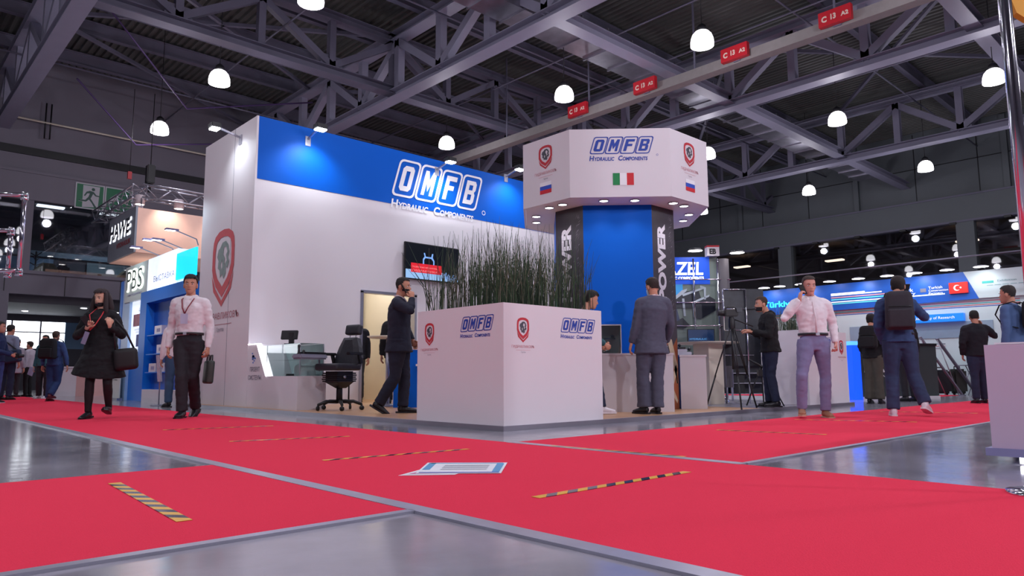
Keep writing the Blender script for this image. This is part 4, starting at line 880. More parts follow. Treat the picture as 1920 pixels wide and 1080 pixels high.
# chrome shelf with parts
sh_ = root('chrome_shelf', 'chrome-framed glass shelf unit behind the tripod legs', 'shelf', (13.80, 8.18, .0), RZ)
boxm(0, .95, .1, .13, .12, .75).obj('dark_back', marb, sh_)
for z_ in (.12, .34, .55, .76): boxm(-.02, .97, -.25, .1, z_, z_+.015).obj('shelf_board', alu, sh_)
for x_ in (-.02, .95): MB().tube([(x_, -.25, 0), (x_, -.25, .77)], .014, 8).tube([(x_, .1, 0), (x_, .1, .77)], .014, 8).obj('chrome_post', chrome, sh_)
boxm(.12, .36, -.2, .05, .14, .52).obj('dark_case', black, sh_)
def flange(loc, lab):
    r = root('steel_flange', lab, 'machine part', loc, RZ); MB().lathe([(.05, 0), (.11, 0), (.11, .05), (.06, .06), (.05, 0)], 20, M=Matrix.Rotation(PI/2, 4, 'X') @ Matrix.Translation((0, .11, 0))).obj('ring', chrome, r)
flange((14.2, 7.72, .775), 'round steel flange on the chrome shelf, left of the tripod'); flange((14.42, 7.48, .775), 'round steel flange on the chrome shelf, right of the tripod')
wc = root('white_chair', 'white chair seen left of the tripod', 'chair', (12.2, 7.0, .0), RZ)
boxm(-.24, .1, -.22, .2, .72, .76, bev=.015).obj('seat', whitec, wc); MB().add([(-.08, .18, .76), (.22, .12, .76), (.24, .14, 1.02), (-.02, .2, 1.02), (-.08, .2, .76), (.22, .14, .76), (.24, .16, 1.02), (-.02, .22, 1.02)], [(0, 1, 2, 3), (7, 6, 5, 4), (0, 4, 5, 1), (1, 5, 6, 2), (2, 6, 7, 3), (3, 7, 4, 0)]).obj('backrest', whitec, wc)
MB().tube([(-.07, 0, .02), (-.07, 0, .72)], .02, 10).lathe([(.18, 0), (.18, .015), (.02, .03)], 20, c=(-.07, 0)).obj('pedestal', chrome, wc)

# video tripod and camera
tr_ = root('tripod', 'black video tripod on the stand edge', 'tripod', (9.33, 5.38, .05), R(47-90))
cl = MB().tube([(0, 0, .55), (0, 0, 1.30)], .018, 10).obj('centre_column', black, tr_)
for a in (R(-95), R(25), R(160)):
    c_, s_ = math.cos(a), math.sin(a); e_ = .02
    for k in (-1, 1): 
        MB().tube([(c_*.03-s_*.02*k, s_*.03+c_*.02*k, 1.13), (c_*.26-s_*.01*k, s_*.26+c_*.01*k, .45)], .009, 6).obj('upper_leg_tube', black, tr_)
    MB().tube([(c_*.25, s_*.25, .47), (c_*.40, s_*.40, .0)], .012, 8).ball((c_*.40, s_*.40, .012), .012).obj('lower_leg', black, tr_)
MB().lathe([(.04, 1.12), (.05, 1.16), (.045, 1.26), (.03, 1.30)], 14).tube([(0, 0, 1.28), (.30, -.02, 1.16)], .010, 6).obj('fluid_head', black, tr_)
vc = root('video_camera', 'black video camera on the tripod', 'camera', (9.33, 5.38, 1.355), R(47-90))
boxm(-.10, .09, -.05, .05, 0, .10, bev=.012).obj('camera_body', black, vc)
MB().tube([(-.10, 0, .05), (-.20, 0, .05)], [.045, .04], 14).obj('lens_barrel', black, vc); boxm(.06, .14, -.07, -.05, .06, .12).obj('flip_screen', mat('screen_grey', '3a4048', .3), vc); MB().tube([(-.08, 0, .10), (-.06, 0, .14), (.05, 0, .14), (.07, 0, .1)], .009, 6).obj('handle', black, vc)
t3 = root('small_tripod', 'second black tripod, folded, behind the cameraman in black', 'tripod', (10.45, 5.55, .05), R(-43))
for p in ((.25, -.2), (-.22, .1), (.1, .25)): MB().tube([(0, 0, .62), (p[0], p[1], .0)], .011, 6).obj('leg', black, t3)
boxm(-.06, .06, -.04, .04, .45, .55).tube([(-.18, 0, .7), (0, 0, .6), (.2, -.05, .58)], .018, 6).obj('head', black, t3)

# right podium and chrome pole
pd = root('podium', 'low pale lilac podium with a light under its base at the right edge', 'podium', (4.98, 1.22, 0))
boxm(0, 1.4, -1.6, 0, .09, .69).obj('podium_body', mat('lilac_panel', 'c8b4cc', .45, var=.03), pd); boxm(-.02, 1.42, -1.62, .03, .045, .09).obj('base_plate', mat('lilac_metal', '8a88b4'), pd)
boxm(.02, 1.38, -1.58, -.05, .692, .702).obj('podium_top', whitec, pd)
boxm(-.0, .04, -1.5, -.13, .008, .043).obj('light_bar', ledm, pd)
boxm(.1, 1.3, -1.5, -.2, 0, .045).obj('foot', black, pd)
pp = root('chrome_pole', 'tall chrome pole leaning into the right edge of the photo', 'pole', (3.82, .735, 0))
MB().tube([(0, 0, 0), (0, 0, 4.2)], .027, 20).obj('tube', chrome, pp); MB().lathe([(.0, 0), (.16, 0), (.16, .02), (.03, .03)], 24).obj('foot_plate', chrome, pp)
ys = root('yellow_sign', 'yellow sign corner at the top right of the photo', 'sign', (6.95, 1.28, 3.30), R(-43))
MB().prism([(-.0, .2), (.8, -.35), (.8, 1.2), (-.3, 1.2)], -.03, .03, M=Matrix.Rotation(PI/2, 4, 'X')).obj('yellow_panel', mat('yellow_panel', 'c88a10', .5), ys)
MB().tube([(.6, .1, -3.3), (.6, .1, 1.1)], .03, 10).obj('sign_post', alu, ys)

# ---------------------------------------------------------------- far stand with the flag
ts = root('flag_stand', 'long pale stand wall with blue header and a red flag with white crescent', 'stand', (21, 4.0, 0))
tw = mat('pale_grey_panel', 'c4d4d8', .5, var=.03)
boxm(.02, .2, -1.2, 8.5, 0, 2.42).obj('pale_wall', tw, ts)
boxm(-.05, .2, -1.2, 8.5, 2.42, 3.12).obj('header', tw, ts)
MF = lambda o_, x=-.05: frame((x, 0, 0), LEFTF, off=o_)
MB().poly2d([[(-8.5, 2.33), (-8.5, 3.12), (-1.45, 3.12), (-1.14, 2.41), (-4.6, 2.36)]], MF(.004)).obj('blue_header_print', mat('header_blue', '1a5cc0', .4), ts)
for k, (c, z_) in enumerate((('c05070', 2.36), ('30a0a8', 2.31), ('c04858', 2.27), ('3048a8', 2.23))): MB().poly2d([[(-8.5, z_-.02), (-8.5, z_), (-.3, z_+.0), (-.3, z_-.018)]], MF(.004, .02)).obj('stripe_print', mat('stripe_'+c, c, .5), ts)
for k, (a, b, z_, c) in enumerate(((-4.85, -3.45, 2.80, 'ffffff'), (-4.85, -3.9, 2.84, 'ffffff'), (-4.85, -3.2, 2.73, 'c08890'), (-4.85, -3.2, 2.67, '60d0d8'), (-4.85, -1.9, 2.60, 'f0f8ff'), (-4.85, -3.3, 2.55, '60d0d8'))):
    MB().poly2d([[(a, z_-.018), (b, z_-.018), (b, z_+.012), (a, z_+.012)]], MF(.008)).obj('glowing_stripe', mat('glow_'+c, c, .5, emit=.7), ts)
fl_ = boxm(-.12, -.05, 1.36, 1.78, 2.58, 2.86).obj('flag_panel', mat('lit_flag_red', 'e02820', .4, emit=.55), ts)
g = MB(); ang = [R(50+k*10) for k in range(27)]
g.poly2d([[(-1.60+.075*math.cos(a), 2.72+.075*math.sin(a)) for a in ang]+[(-1.58+.058*math.cos(a), 2.72+.058*math.sin(a)) for a in ang[::-1]]], MF(.004, -.12))
star = []; 
for k in range(10): a = R(180+36*k); q = .032 if k % 2 == 0 else .013; star.append((-1.515+q*math.cos(a), 2.72+q*math.sin(a)))
g.poly2d([star], MF(.004, -.12)); g.obj('crescent_and_star', mat('lit_white_print', 'ffffff', emit=.6), ts)
for tx, x_, z_, w_, h_ in (('Türk', -3.0, 2.72, .35, .09), ('Ministry', -3.15, 2.62, .55, .08), ('Turkish', -2.28, 2.75, .33, .07), ('Construction', -2.28, 2.68, .46, .05), ('Partners', -2.28, 2.61, .33, .05)):
    g = MB(); text_mb(tx, g, MF(.008) @ Matrix.Translation((x_, z_, 0)), w_, h_); g.obj('header_lettering', mat('lit_white_print', 'ffffff', emit=.6), ts)
boxm(-.06, -.05, 2.34, 2.48, 2.68, 2.78).obj('square_emblem', inkgrey, ts)
g = MB(); text_mb('Türkiye', g, MF(.01) @ Matrix.Translation((-6.95, 2.52, 0)), 1.0, .24, 0, .02); g.obj('glowing_lettering', mat('cyan_glow', '30e0f0', emit=2.2), ts)
g = MB(); text_mb('— — — — —', g, MF(.006) @ Matrix.Translation((-.95, 2.72, 0)), .8, .012); text_mb('Exhibition', g, MF(.006) @ Matrix.Translation((-.72, 2.80, 0)), .4, .05); g.obj('thin_lettering', mat('grey_teal_print', '78a0a4'), ts)
boxm(-.055, -.05, .8, 1.05, 2.78, 2.84).obj('teal_emblem', mat('teal_print', '40b0a8'), ts)
boxm(-.14, .02, 1.5, 2.8, 1.87, 2.07).obj('blue_lit_sign', mat('lit_blue_sign', '1878e0', .4, emit=.9), ts)
g = MB(); text_mb('University of Research', g, MF(.004, -.14) @ Matrix.Translation((-2.65, 1.92, 0)), .95, .09); g.obj('sign_lettering', mat('lit_white_print', 'ffffff', emit=.6), ts)
boxm(-.0, .02, .9, 4.4, 1.45, 1.86).obj('grey_panel', mat('blue_grey_panel', '8aa0b4', .5), ts)
for k in range(3): boxm(.01, .019, 2.0, 3.2, 1.30-k*.06, 1.312-k*.06).obj('fine_print', logopink if k == 1 else inkgrey, ts)
for i, y_ in enumerate((6.7, 6.2, 5.55, 4.7, 3.9, 3.15, 2.45, 1.7, .95)):
    r = root('wall_spotlight', '%s disc lamp along the top of the flag stand, counted from the left' % ('first', 'second', 'third', 'fourth', 'fifth', 'sixth', 'seventh', 'eighth', 'ninth')[i], 'lamp', (20.55, 4+y_, 3.16), 0, 'disc lamps over the blue header')
    MB().lathe([(0, .05), (.12, .03), (.17, 0)], 18).obj('shade', steeld, r); MB().lathe([(.165, .0), (0, -.01)], 18).obj('lens', dlm, r); MB().tube([(0, 0, .04), (.42, 0, -.02)], .012, 5).obj('arm', black, r)
    if i % 2 == 0: spot('header_light', (20.5, 4+y_, 3.12), (20.95, 4+y_, 2.6), 22, 120, 1, (.85, .93, 1), .1)
spot('stand_light', (19.0, 6, 3.6), (21, 6, 1.2), 90, 120, 1, (.8, .92, 1), .3)
MB().tube([(20.3, 1, 3.42), (20.3, 12, 3.42)], .02, 6).tube([(20.3, 1, 3.42), (20.3, 1, 0)], .03, 6).tube([(20.3, 12, 3.42), (20.3, 12, 0)], .03, 6).obj('lamp_rail', steeld, label='thin grey rail above the disc lamps of the flag stand', cat='rail')
# blue glowing counter and letter counter
kc = root('lit_counter', 'low counter with a glowing blue end and big white letters on a dark front', 'counter', (15.23, 6.07, 0), math.atan2(-.72, 1.48))
boxm(0, .2, 0, .5, 0, 1.12).obj('glowing_end', mat('blue_glow', '1040ff', emit=1.6, ecol='1050ff'), kc); boxm(-.02, .22, -.02, .52, 1.12, 1.2).obj('glowing_top', mat('blue_glow_light', '60a0ff', emit=2.0, ecol='50a0ff'), kc)
boxm(.2, 2.2, 0, .5, 0, 1.12).obj('dark_front', mat('dark_green_grey', '384446', .5), kc); boxm(.2, 2.2, -.03, .53, 1.12, 1.17).obj('counter_top', black, kc); boxm(.2, 2.2, -.03, 0, 0, .06).obj('white_plinth', whitec, kc)
g = MB(); text_mb('KATM', g, frame((0, 0, 0), FRONTF) @ Matrix.Translation((.27, .56, 0)), 1.05, .24, 0, .04); text_mb('HYDRAULICS', g, frame((0, 0, 0), FRONTF) @ Matrix.Translation((.3, .46, 0)), .9, .045); g.obj('white_lettering', logowhite, kc)
# luggage and small furniture in front of the far stand
def suitcase(loc, lab, w_, h_, m):
    r = root('suitcase', lab, 'suitcase', loc, RZ); boxm(0, w_, 0, .28, .04, h_, bev=.05).obj('shell', m, r); MB().tube([(w_*.3, .14, h_), (w_*.3, .14, h_+.06), (w_*.7, .14, h_+.06), (w_*.7, .14, h_)], .015, 6).obj('handle', black, r)
    for x_ in (.06, w_-.06): MB().ball((x_, .14, .035), .035, n=8).obj('wheel', black, r)
suitcase((19.80, 5.95, 0), 'dark suitcase standing under the leaning grey bars, left one', .42, .62, mat('dark_shell', '20222a', .5)); suitcase((20.15, 5.62, 0), 'olive-dark suitcase standing to the right of the other suitcase', .34, .64, mat('olive_shell', '2c2f2c', .5))
lt = root('low_table', 'pale low table holding the dark cases, behind the man with the backpack', 'table', (20.05, 6.45, 0), RZ); boxm(-.6, .45, -.2, .2, .50, .56).box(-.55, .4, -.15, .15, .0, .5).obj('body', tw, lt); boxm(-.6, .45, -.205, -.2, .22, .26).obj('dark_stripe', black, lt)
r = root('black_case', 'black equipment case on the low pale table', 'case', (20.0, 6.4, .56), RZ); boxm(-.3, .35, -.17, .17, 0, .32, bev=.02).obj('case_body', black, r); boxm(-.02, .06, -.19, -.17, .12, .16).obj('latch', alu, r)
r = root('grey_bag', 'grey bag lying on the black equipment case', 'bag', (20.0, 6.4, .885), RZ); cushion(-.28, .25, -.14, .14, 0, .24, .08).obj('bag_body', mat('bag_grey', '5c6068', .8), r); MB().tube([(.1, -.1, .2), (.25, -.1, .28), (.36, -.05, .1)], .015, 6).obj('strap', black, r)
for i, (a, b, lab) in enumerate((((19.45, 6.1, 1.43), (20.05, 5.45, 0.02), 'long grey metal bar leaning in front of the left suitcase'), ((19.75, 5.82, 1.39), (20.5, 5.25, 0.02), 'long grey metal bar leaning right of the suitcases'))):
    a = Vector(a); b = Vector(b); r = root('leaning_bar', lab, 'bar', b, 0, 'leaning grey metal bars'); MB().bar(a-b, (0, 0, 0), .09, .03).obj('flat_bar', mat('bar_grey', '7a7c8c', .4, metal=.4), r); boxm(-.1, .1, -.06, .06, -.02, .0).obj('foot', steeld, r)
    MB().tube([a-b, (a.x-b.x+.4, .3, 0)], .012, 6).obj('rear_strut', alu, r)
bt = root('wire_table', 'small wire-legged table right of the suitcases with a dark joystick', 'table', (20.7, 5.35, 0), RZ); boxm(-.3, .3, -.2, .2, .72, .74).obj('table_top', steeld, bt)
for x_ in (-.25, .25):
    for y_ in (-.15, .15): MB().tube([(x_, y_, 0), (-x_*.3, y_, .72)], .012, 6).obj('leg', chrome, bt)
r = root('joystick', 'dark joystick knob standing on the small wire-legged table', 'joystick', (20.66, 5.4, .74), 0); MB().lathe([(.05, 0), (.02, .05), (.03, .12), (.055, .16), (.04, .22), (0, .23)], 12).obj('body', black, r)
bsx = root('bar_stool', 'dark-seated bar stool beside the man in the black sweater', 'stool', (18.9, 4.75, 0), 0); cushion(-.2, .2, -.2, .2, .78, .9, .05).obj('seat', black, bsx); MB().tube([(0, 0, .02), (0, 0, .78)], .02, 10).lathe([(.2, 0), (.2, .015), (.02, .03)], 20).obj('pedestal', chrome, bsx)
cw_ = root('dark_column', 'narrow black column at the right edge above the podium', 'column', (8.45, 1.52, 0), RZ); boxm(0, .3, 0, .2, 0, 1.62).obj('column_body', blackc, cw_); boxm(-.01, .31, -.01, .21, 1.62, 1.66).obj('column_cap', black, cw_)
# red numbered signs on the service duct
for i, (y_, lab) in enumerate(((16.2, 'red ceiling sign nearest the tower top, smallest of the four'), (13.3, 'second red ceiling sign up from the tower'), (10.1, 'third red ceiling sign up from the tower'), (7.2, 'largest red ceiling sign, nearest the camera'))):
    r = root('red_sign', lab, 'sign', (18.28, y_, 9.62), 0, 'red numbered signs on the ceiling duct')
    boxm(-.02, .12, -.42, .42, 0, .40).obj('red_board', redp, r)
    for tx, x_, z_, w_, h_ in (('C', -.34, .1, .14, .17), ('13', -.1, .12, .14, .16), ('A2', .16, .12, .2, .12)):
        g = MB(); text_mb(tx, g, frame((-.02, 0, 0), LEFTF) @ Matrix.Translation((x_, z_, 0)), w_, h_, 0, .05); g.obj('white_characters', mat('sign_cream', 'e0c8b8'), r)
    boxm(.12, .5, -.1, .1, -.03, .0).obj('sign_bracket', steeld, r)
# ================================================================ people
def mesh_from(mb, name='tmp'):
    me = bpy.data.meshes.new(name); me.from_pydata(mb.v, [], mb.f); me.update(); return me
def remeshed(mb, vox, smooth=4, fold=0, fs=9, seed=0):
    """closed overlapping lofts -> one continuous smooth surface; returns verts, faces"""
    me = mesh_from(mb); o = bpy.data.objects.new('tmp', me); COL.objects.link(o)
    m = o.modifiers.new('r', 'REMESH'); m.mode = 'VOXEL'; m.voxel_size = vox
    s = o.modifiers.new('s', 'SMOOTH'); s.factor = .5; s.iterations = smooth
    dg = bpy.context.evaluated_depsgraph_get(); e = bpy.data.meshes.new_from_object(o.evaluated_get(dg))
    nv = len(e.vertices); co = [0]*(nv*3); no = [0]*(nv*3); e.vertices.foreach_get('co', co)
    vs = []
    for i, v in enumerate(e.vertices):
        p = v.co
        if fold:
            q = Vector((p.x*fs+seed, p.y*fs, p.z*fs*1.6)); f_ = noise.noise(q)+.5*noise.noise(q*2.3)
            p = p+v.normal*fold*f_
        vs.append((p.x, p.y, p.z))
    fs_ = [list(p.vertices) for p in e.polygons]
    bpy.data.objects.remove(o); bpy.data.meshes.remove(me); bpy.data.meshes.remove(e)
    return vs, fs_
HP = [(-.120, .020, -.062, -.030), (-.108, .038, -.082, -.010), (-.090, .048, -.090, .015), (-.065, .057, -.090, .045), (-.035, .064, -.087, .065), (-.005, .069, -.085, .078),
      (.025, .072, -.088, .088), (.052, .072, -.086, .092), (.078, .066, -.076, .086), (.098, .053, -.058, .070), (.112, .034, -.034, .044), (.118, .012, -.010, .018)]
def hprof(z):
    for a, b in zip(HP, HP[1:]):
        if z <= b[0]:
            t = (z-a[0])/(b[0]-a[0]); return [a[i]*(1-t)+b[i]*t for i in (1, 2, 3)]
    return list(HP[-1][1:])
def head_grid(scale=1, grow=0, nz=26, na=36):
    vs = []
    for i in range(nz+1):
        z = -.120+.238*(.5-.5*math.cos(PI*i/nz)); hw, yf, yb = hprof(z); hw += grow; yf -= grow; yb += grow; yc = .012
        for j in range(na):
            a = 2*PI*j/na; sx, cy_ = math.sin(a), math.cos(a)
            ex = 2/2.35; x = hw*math.copysign(abs(sx)**ex, sx); y = yc+((yc-yf) if cy_ > 0 else (yb-yc))*-math.copysign(abs(cy_)**ex, cy_)
            if not grow and cy_ > 0:
                g = lambda x0, z0, sx_, sz_: math.exp(-((x-x0)/sx_)**2-((z-z0)/sz_)**2)
                y -= .024*g(0, -.030, .013, .016)+.014*g(0, -.008, .010, .022)+.006*g(0, -.066, .022, .006)+.004*g(0, -.078, .02, .006)+.006*g(0, -.105, .02, .014)+.005*g(.032, .022, .02, .008)+.005*g(-.032, .022, .02, .008)
                y += .010*g(.032, .002, .016, .010)+.010*g(-.032, .002, .016, .010)+.004*g(0, -.088, .02, .005)
            vs.append((x*scale, y*scale, (z+(grow if z > 0 else -grow*.3)*(z/.118 if z > 0 else 1))*scale))
    fs = [(i*na+j, (i+1)*na+j, (i+1)*na+(j+1) % na, i*na+(j+1) % na) for i in range(nz) for j in range(na)]
    return vs, fs
def hand(mb, w_, d, pn, curl, side, s=1, thumb_out=.6):
    """palm, four unequal bent fingers, thumb from the side of the palm"""
    w_ = Vector(w_); d = Vector(d).normalized(); pn = Vector(pn); pn = (pn-d*pn.dot(d)).normalized(); lt = d.cross(pn)*side
    mb.tube([w_-d*.03*s, w_+d*.01*s, w_+d*.05*s, w_+d*.085*s], [.026*s, .028*s, .040*s, .036*s], 10, up=lt, ry=[.022*s, .018*s, .016*s, .012*s])
    for k, (off, L) in enumerate(((.030, .072), (.011, .083), (-.009, .077), (-.027, .060))):
        p = w_+d*(.075-abs(k-1)*.004)*s+lt*off*s; pts = [p]; dd = d.copy(); a = R(curl)
        for q, fr in enumerate((.45, .32, .23)):
            ax = dd.cross(pn).normalized(); dd = (Matrix.Rotation(a*(.6+.35*q), 3, ax) @ dd).normalized(); pts.append(pts[-1]+dd*L*fr*s)
        mb.tube(pts, [.0095*s, .009*s, .008*s, .006*s], 7)
    p = w_+d*.022*s+lt*.028*s; t1 = (d*.7+lt*thumb_out+pn*.25).normalized(); t2 = (d*.9+lt*.15+pn*.4).normalized()
    mb.tube([p, p+t1*.036*s, p+t1*.036*s+t2*.03*s], [.013*s, .011*s, .008*s], 7)
SKINS = {}
def skin(c): return mat('skin_'+c, c, .6, var=.05, scale=25, spec=.25)
lipm = mat('lip_pink', 'a8605c', .5); browm = mat('brow_dark', '2c211c', .8); eyew = mat('eye_white', 'd8d4d0', .3); iris = mat('iris_dark', '201a18', .2)
def default_joints(H):
    k = H/1.75
    J = dict(head=(0, -.02, 1.63), neck=(0, .015, 1.475), shL=(.185, .01, 1.415), elL=(.235, .03, 1.13), wrL=(.25, -.03, .88), hipL=(.09, 0, .92), knL=(.10, -.015, .50), anL=(.105, .02, .085))
    J = {n: Vector(v)*k for n, v in J.items()}
    for n in ('sh', 'el', 'wr', 'hip', 'kn', 'an'): v = J[n+'L']; J[n+'R'] = Vector((-v.x, v.y, v.z))
    return J
class Person: pass
def person(label, loc, face, H, J=None, skinc='b88468', top=None, legs=None, shoes=None, hair=None, head_yaw=0, head_pitch=0, hands=None, vox=.012, build=1.0, toes=None, female=False, mask=None, beltm=None, name='person', group=None):
    """face = compass angle of the facing direction in degrees; joints in local metres, person faces -y, own left is +x"""
    k = H/1.75; P = default_joints(H); rz = R(face)+PI/2
    for n, v in (J or {}).items(): P[n] = Vector(v)
    Pn = Person(); Pn.P = P; Pn.M = Matrix.Translation(loc) @ Matrix.Rotation(rz, 4, 'Z')
    sk = skin(skinc); hm_ = (P['hipL']+P['hipR'])/2; nk = P['neck']; lat = (P['shL']-P['shR']).normalized(); lath = (P['hipL']-P['hipR']).normalized()
    sp = lambda t: hm_.lerp(nk, t)
    B = build
    def torso(mb, g=0, low=-.10, lowr=(.12, .09), gy=None, cap=True):
        gy = g if gy is None else gy
        pts = [hm_+Vector((0, 0, low*k)), hm_+Vector((0, 0, .01)), sp(.33), sp(.55), sp(.75), sp(.90), sp(1.0)]
        w_ = .92 if female else 1
        rx = [lowr[0], .160, .138*w_*B, .150*w_*B, .168*w_, .135*w_, .062]; ry = [lowr[1], .112*B, .100*B, .108*B, .115, .082, .058]
        if low > .04: pts = [hm_+Vector((0, 0, low*k))]+pts[2:]; rx = [.140*B]+rx[2:]; ry = [.098*B]+ry[2:]
        mb.tube(pts, [(r+g)*k for r in rx], 18, up=lat, ry=[(r+gy)*k for r in ry])
        mb.tube([P['shL']+lat*.0, (P['shL']+P['shR'])/2+Vector((0, 0, .03*k)), P['shR']], [(.050+g*.8)*k, (.072+g*.6)*k, (.050+g*.8)*k], 12)
    def arm(mb, s_, g=0, to=1.0, end=None):
        a, e, w_ = P['sh'+s_], P['el'+s_], P['wr'+s_]
        pts = [a, a.lerp(e, .5), e, e.lerp(w_, .3), w_]; rr = [.054*B, .048*B, .040, .040, .026]
        if to < 1: pts = [a, a.lerp(e, to*.5), a.lerp(e, to)]; rr = [.054, .052, .05]
        g = g*.72; mb.tube(pts, [(r+g)*k for r in rr], 12)
        mb.ball(a, (.051+g)*k, n=10)
        if to >= 1: mb.ball(e, (.040+g)*k, n=8)
    def leg(mb, s_, g=0, to=1.0, gl=0):
        a, e, w_ = P['hip'+s_], P['kn'+s_], P['an'+s_]
        pts = [a+Vector((0, 0, .03)), a.lerp(e, .3), a.lerp(e, .8), e, e.lerp(w_, .3), e.lerp(w_, .75), w_+Vector((0, 0, 0))]; rr = [.088*B, .084*B, .060, .056, .057, .042+gl*.6, .036+gl]
        n_ = len(pts) if to >= 1 else 3
        mb.tube(pts[:n_], [(r+g)*k for r in rr[:n_]], 14); mb.ball(e, (.056+g)*k, n=10)
    # body: one continuous surface
    # the trunk of the body stays a little inside the clothes
    mb = MB(); torso(mb, -.010, -.045, (.105, .075))
    for s_ in 'LR': arm(mb, s_, -.004); leg(mb, s_, -.008)
    hd = P['head']; Hm = Matrix.Translation(hd) @ Matrix.Rotation(R(head_yaw), 4, 'Z') @ Matrix.Rotation(R(head_pitch), 4, 'X') @ Matrix.Scale(k*1.0, 4)
    mb.tube([sp(.88), nk, nk.lerp(hd, .5)+Vector((0, .01, 0)), hd+Vector((0, .02, -.02))], [.06*k, .058*k, .054*k, .05*k], 14)
    for s_ in 'LR':
        f = (toes or {}).get(s_, (0, -1, -.25)); an = P['an'+s_]; f = Vector(f).normalized()
        mb.tube([an, an+f*.04*k-Vector((0, 0, .035*k)), an+f*.07*k-Vector((0, 0, .045*k))], [.026*k, .022*k, .016*k], 10)
    vs, fs = remeshed(mb, max(vox, .014), 3)
    out = MB(); out.add(vs, fs, 0, True)
    hv, hf = head_grid(); out.add(hv, hf, 0, True, Hm)
    for sx in (-1, 1): out.ball((sx*.073, .012, -.008), .012, .022, .034, 10, 0, Hm)
    hands = hands or {}
    for s_, side in (('L', 1), ('R', -1)):
        h_ = hands.get(s_, {}); w_ = P['wr'+s_]; d = h_.get('d') or (w_-P['el'+s_]); pn = h_.get('pn') or Vector((-side, .3, 0)); 
        hand(out, w_+Vector(d).normalized()*.01, d, pn, h_.get('curl', 28), h_.get('side', -1 if side == 1 else 1), k*1.02, h_.get('thumb', .6))
    ob = out.obj(name, [sk], label=label, cat='person', loc=loc, rz=rz, group=group)
    # face parts
    if vox < .02:
        e = MB()
        for sx in (-1, 1): e.ball((sx*.032, -.073, .003), .0125, .011, .0085, 10, 0, Hm); e.ball((sx*.032, -.082, .003), .0055, .004, .006, 8, 1, Hm)
        e.obj('eyes', [eyew, iris], ob)
        e = MB()
        for sx in (-1, 1): e.tube([(sx*.016, -.093, .018), (sx*.032, -.094, .024), (sx*.050, -.084, .019)], [.003, .004, .002], 6, M=Hm)
        e.obj('eyebrows', browm, ob)
        MB().tube([(-.024, -.088, -.068), (-.01, -.097, -.066), (0, -.098, -.067), (.01, -.097, -.066), (.024, -.088, -.068)], [.002, .005, .0045, .005, .002], 8, M=Hm).obj('lips', lipm, ob)
    Pn.ob = ob; Pn.Hm = Hm; Pn.k = k; Pn.sp = sp; Pn.lat = lat; Pn.torso = torso; Pn.arm = arm; Pn.leg = leg; Pn.vox = vox; Pn.hm = hm_
    sd = abs(loc[0]*3.7+loc[1])
    # hair
    if hair:
        hc, style = hair; hmat = mat('hair_'+hc, hc, .75, var=.5, scale=60, bump=.4)
        g = MB(); hv, hf = head_grid(1, {'short': .011, 'crop': .006, 'long': .014}[style])
        def line(p):
            x, y, z = p; a = (y+.09)/.18
            hl = .070 if y < -.055 else (.070-(y+.055)*1.3 if y < .0 else .0-(y*1.1 if style != 'crop' else .6*y))
            if abs(x) > .055 and -.06 < y < .03: hl = max(hl, .012)
            return z > hl
        keep = [f for f in hf if all(line(hv[i]) for i in f)]
        rnd = random.Random(int(sd*10)); hv2 = [(x+.002*rnd.uniform(-1, 1), y+.002*rnd.uniform(-1, 1)+(-.006 if z > .07 and y < 0 else 0), z+.003*rnd.uniform(-1, 1)+(.008 if z > .09 else 0)) for x, y, z in hv]
        g.add(hv2, keep, 0, True, Hm)
        if style in ('short', 'long'):      # fringe
            for j in range(-4, 5): g.tube([(j*.012, -.052, .108), (j*.014+.004, -.078, .088), (j*.0145+.006, -.0865, .064+.006*(j % 3))], [.010, .007, .002], 6, M=Hm)
        if style == 'long':
            for sx in (-1, 1):
                g.tube([(sx*.05, .0, .09), (sx*.085, -.02, .01), (sx*.095, -.035, -.08), (sx*.11, -.05, -.17), (sx*.125, -.05, -.25)], [.03, .028, .032, .03, .012], 10, M=Hm)
                g.tube([(sx*.04, .06, .06), (sx*.085, .05, -.02), (sx*.10, .05, -.12), (sx*.12, .04, -.24)], [.04, .04, .045, .02], 10, M=Hm)
            g.tube([(0, .08, .05), (0, .10, -.05), (0, .10, -.22)], [.06, .07, .04], 12, M=Hm)
        g.obj('hair', hmat, ob)
    if mask:
        g = MB(); hv, hf = head_grid(1, .007); lo, hi = mask[1], mask[2]
        g.add(hv, [f for f in hf if all(lo < hv[i][2] < hi and hv[i][1] < .0 for i in f)], 0, True, Hm); g.obj('face_mask', mat('mask_'+mask[0], mask[0], .8), ob)
    # top garment
    if top:
        kind, tm_, g_ = top['kind'], top['mat'], top.get('g', .018)
        mb = MB(); low = top.get('low', -.06); torso(mb, g_, low, top.get('lowr', (.172, .125)))
        sl = top.get('sleeve', 1.0)
        for s_ in 'LR': arm(mb, s_, g_*.8, sl)
        if 'skirt' in top:
            pts, rx, ry = top['skirt']; mb.tube(pts, rx, 20, up=lat, ry=ry)
        if kind == 'hoodie':
            q = nk+Vector((0, .075*k, .0)); mb.tube([q+lat*-.10*k+Vector((0, -.05, .03)), q+lat*-.07*k, q+Vector((0, .02, -.01)), q+lat*.07*k, q+lat*.10*k+Vector((0, -.05, .03))], [.03*k, .045*k, .05*k, .045*k, .03*k], 10)
        vs, fs = remeshed(mb, vox, 3, top.get('fold', .006), 11, sd)
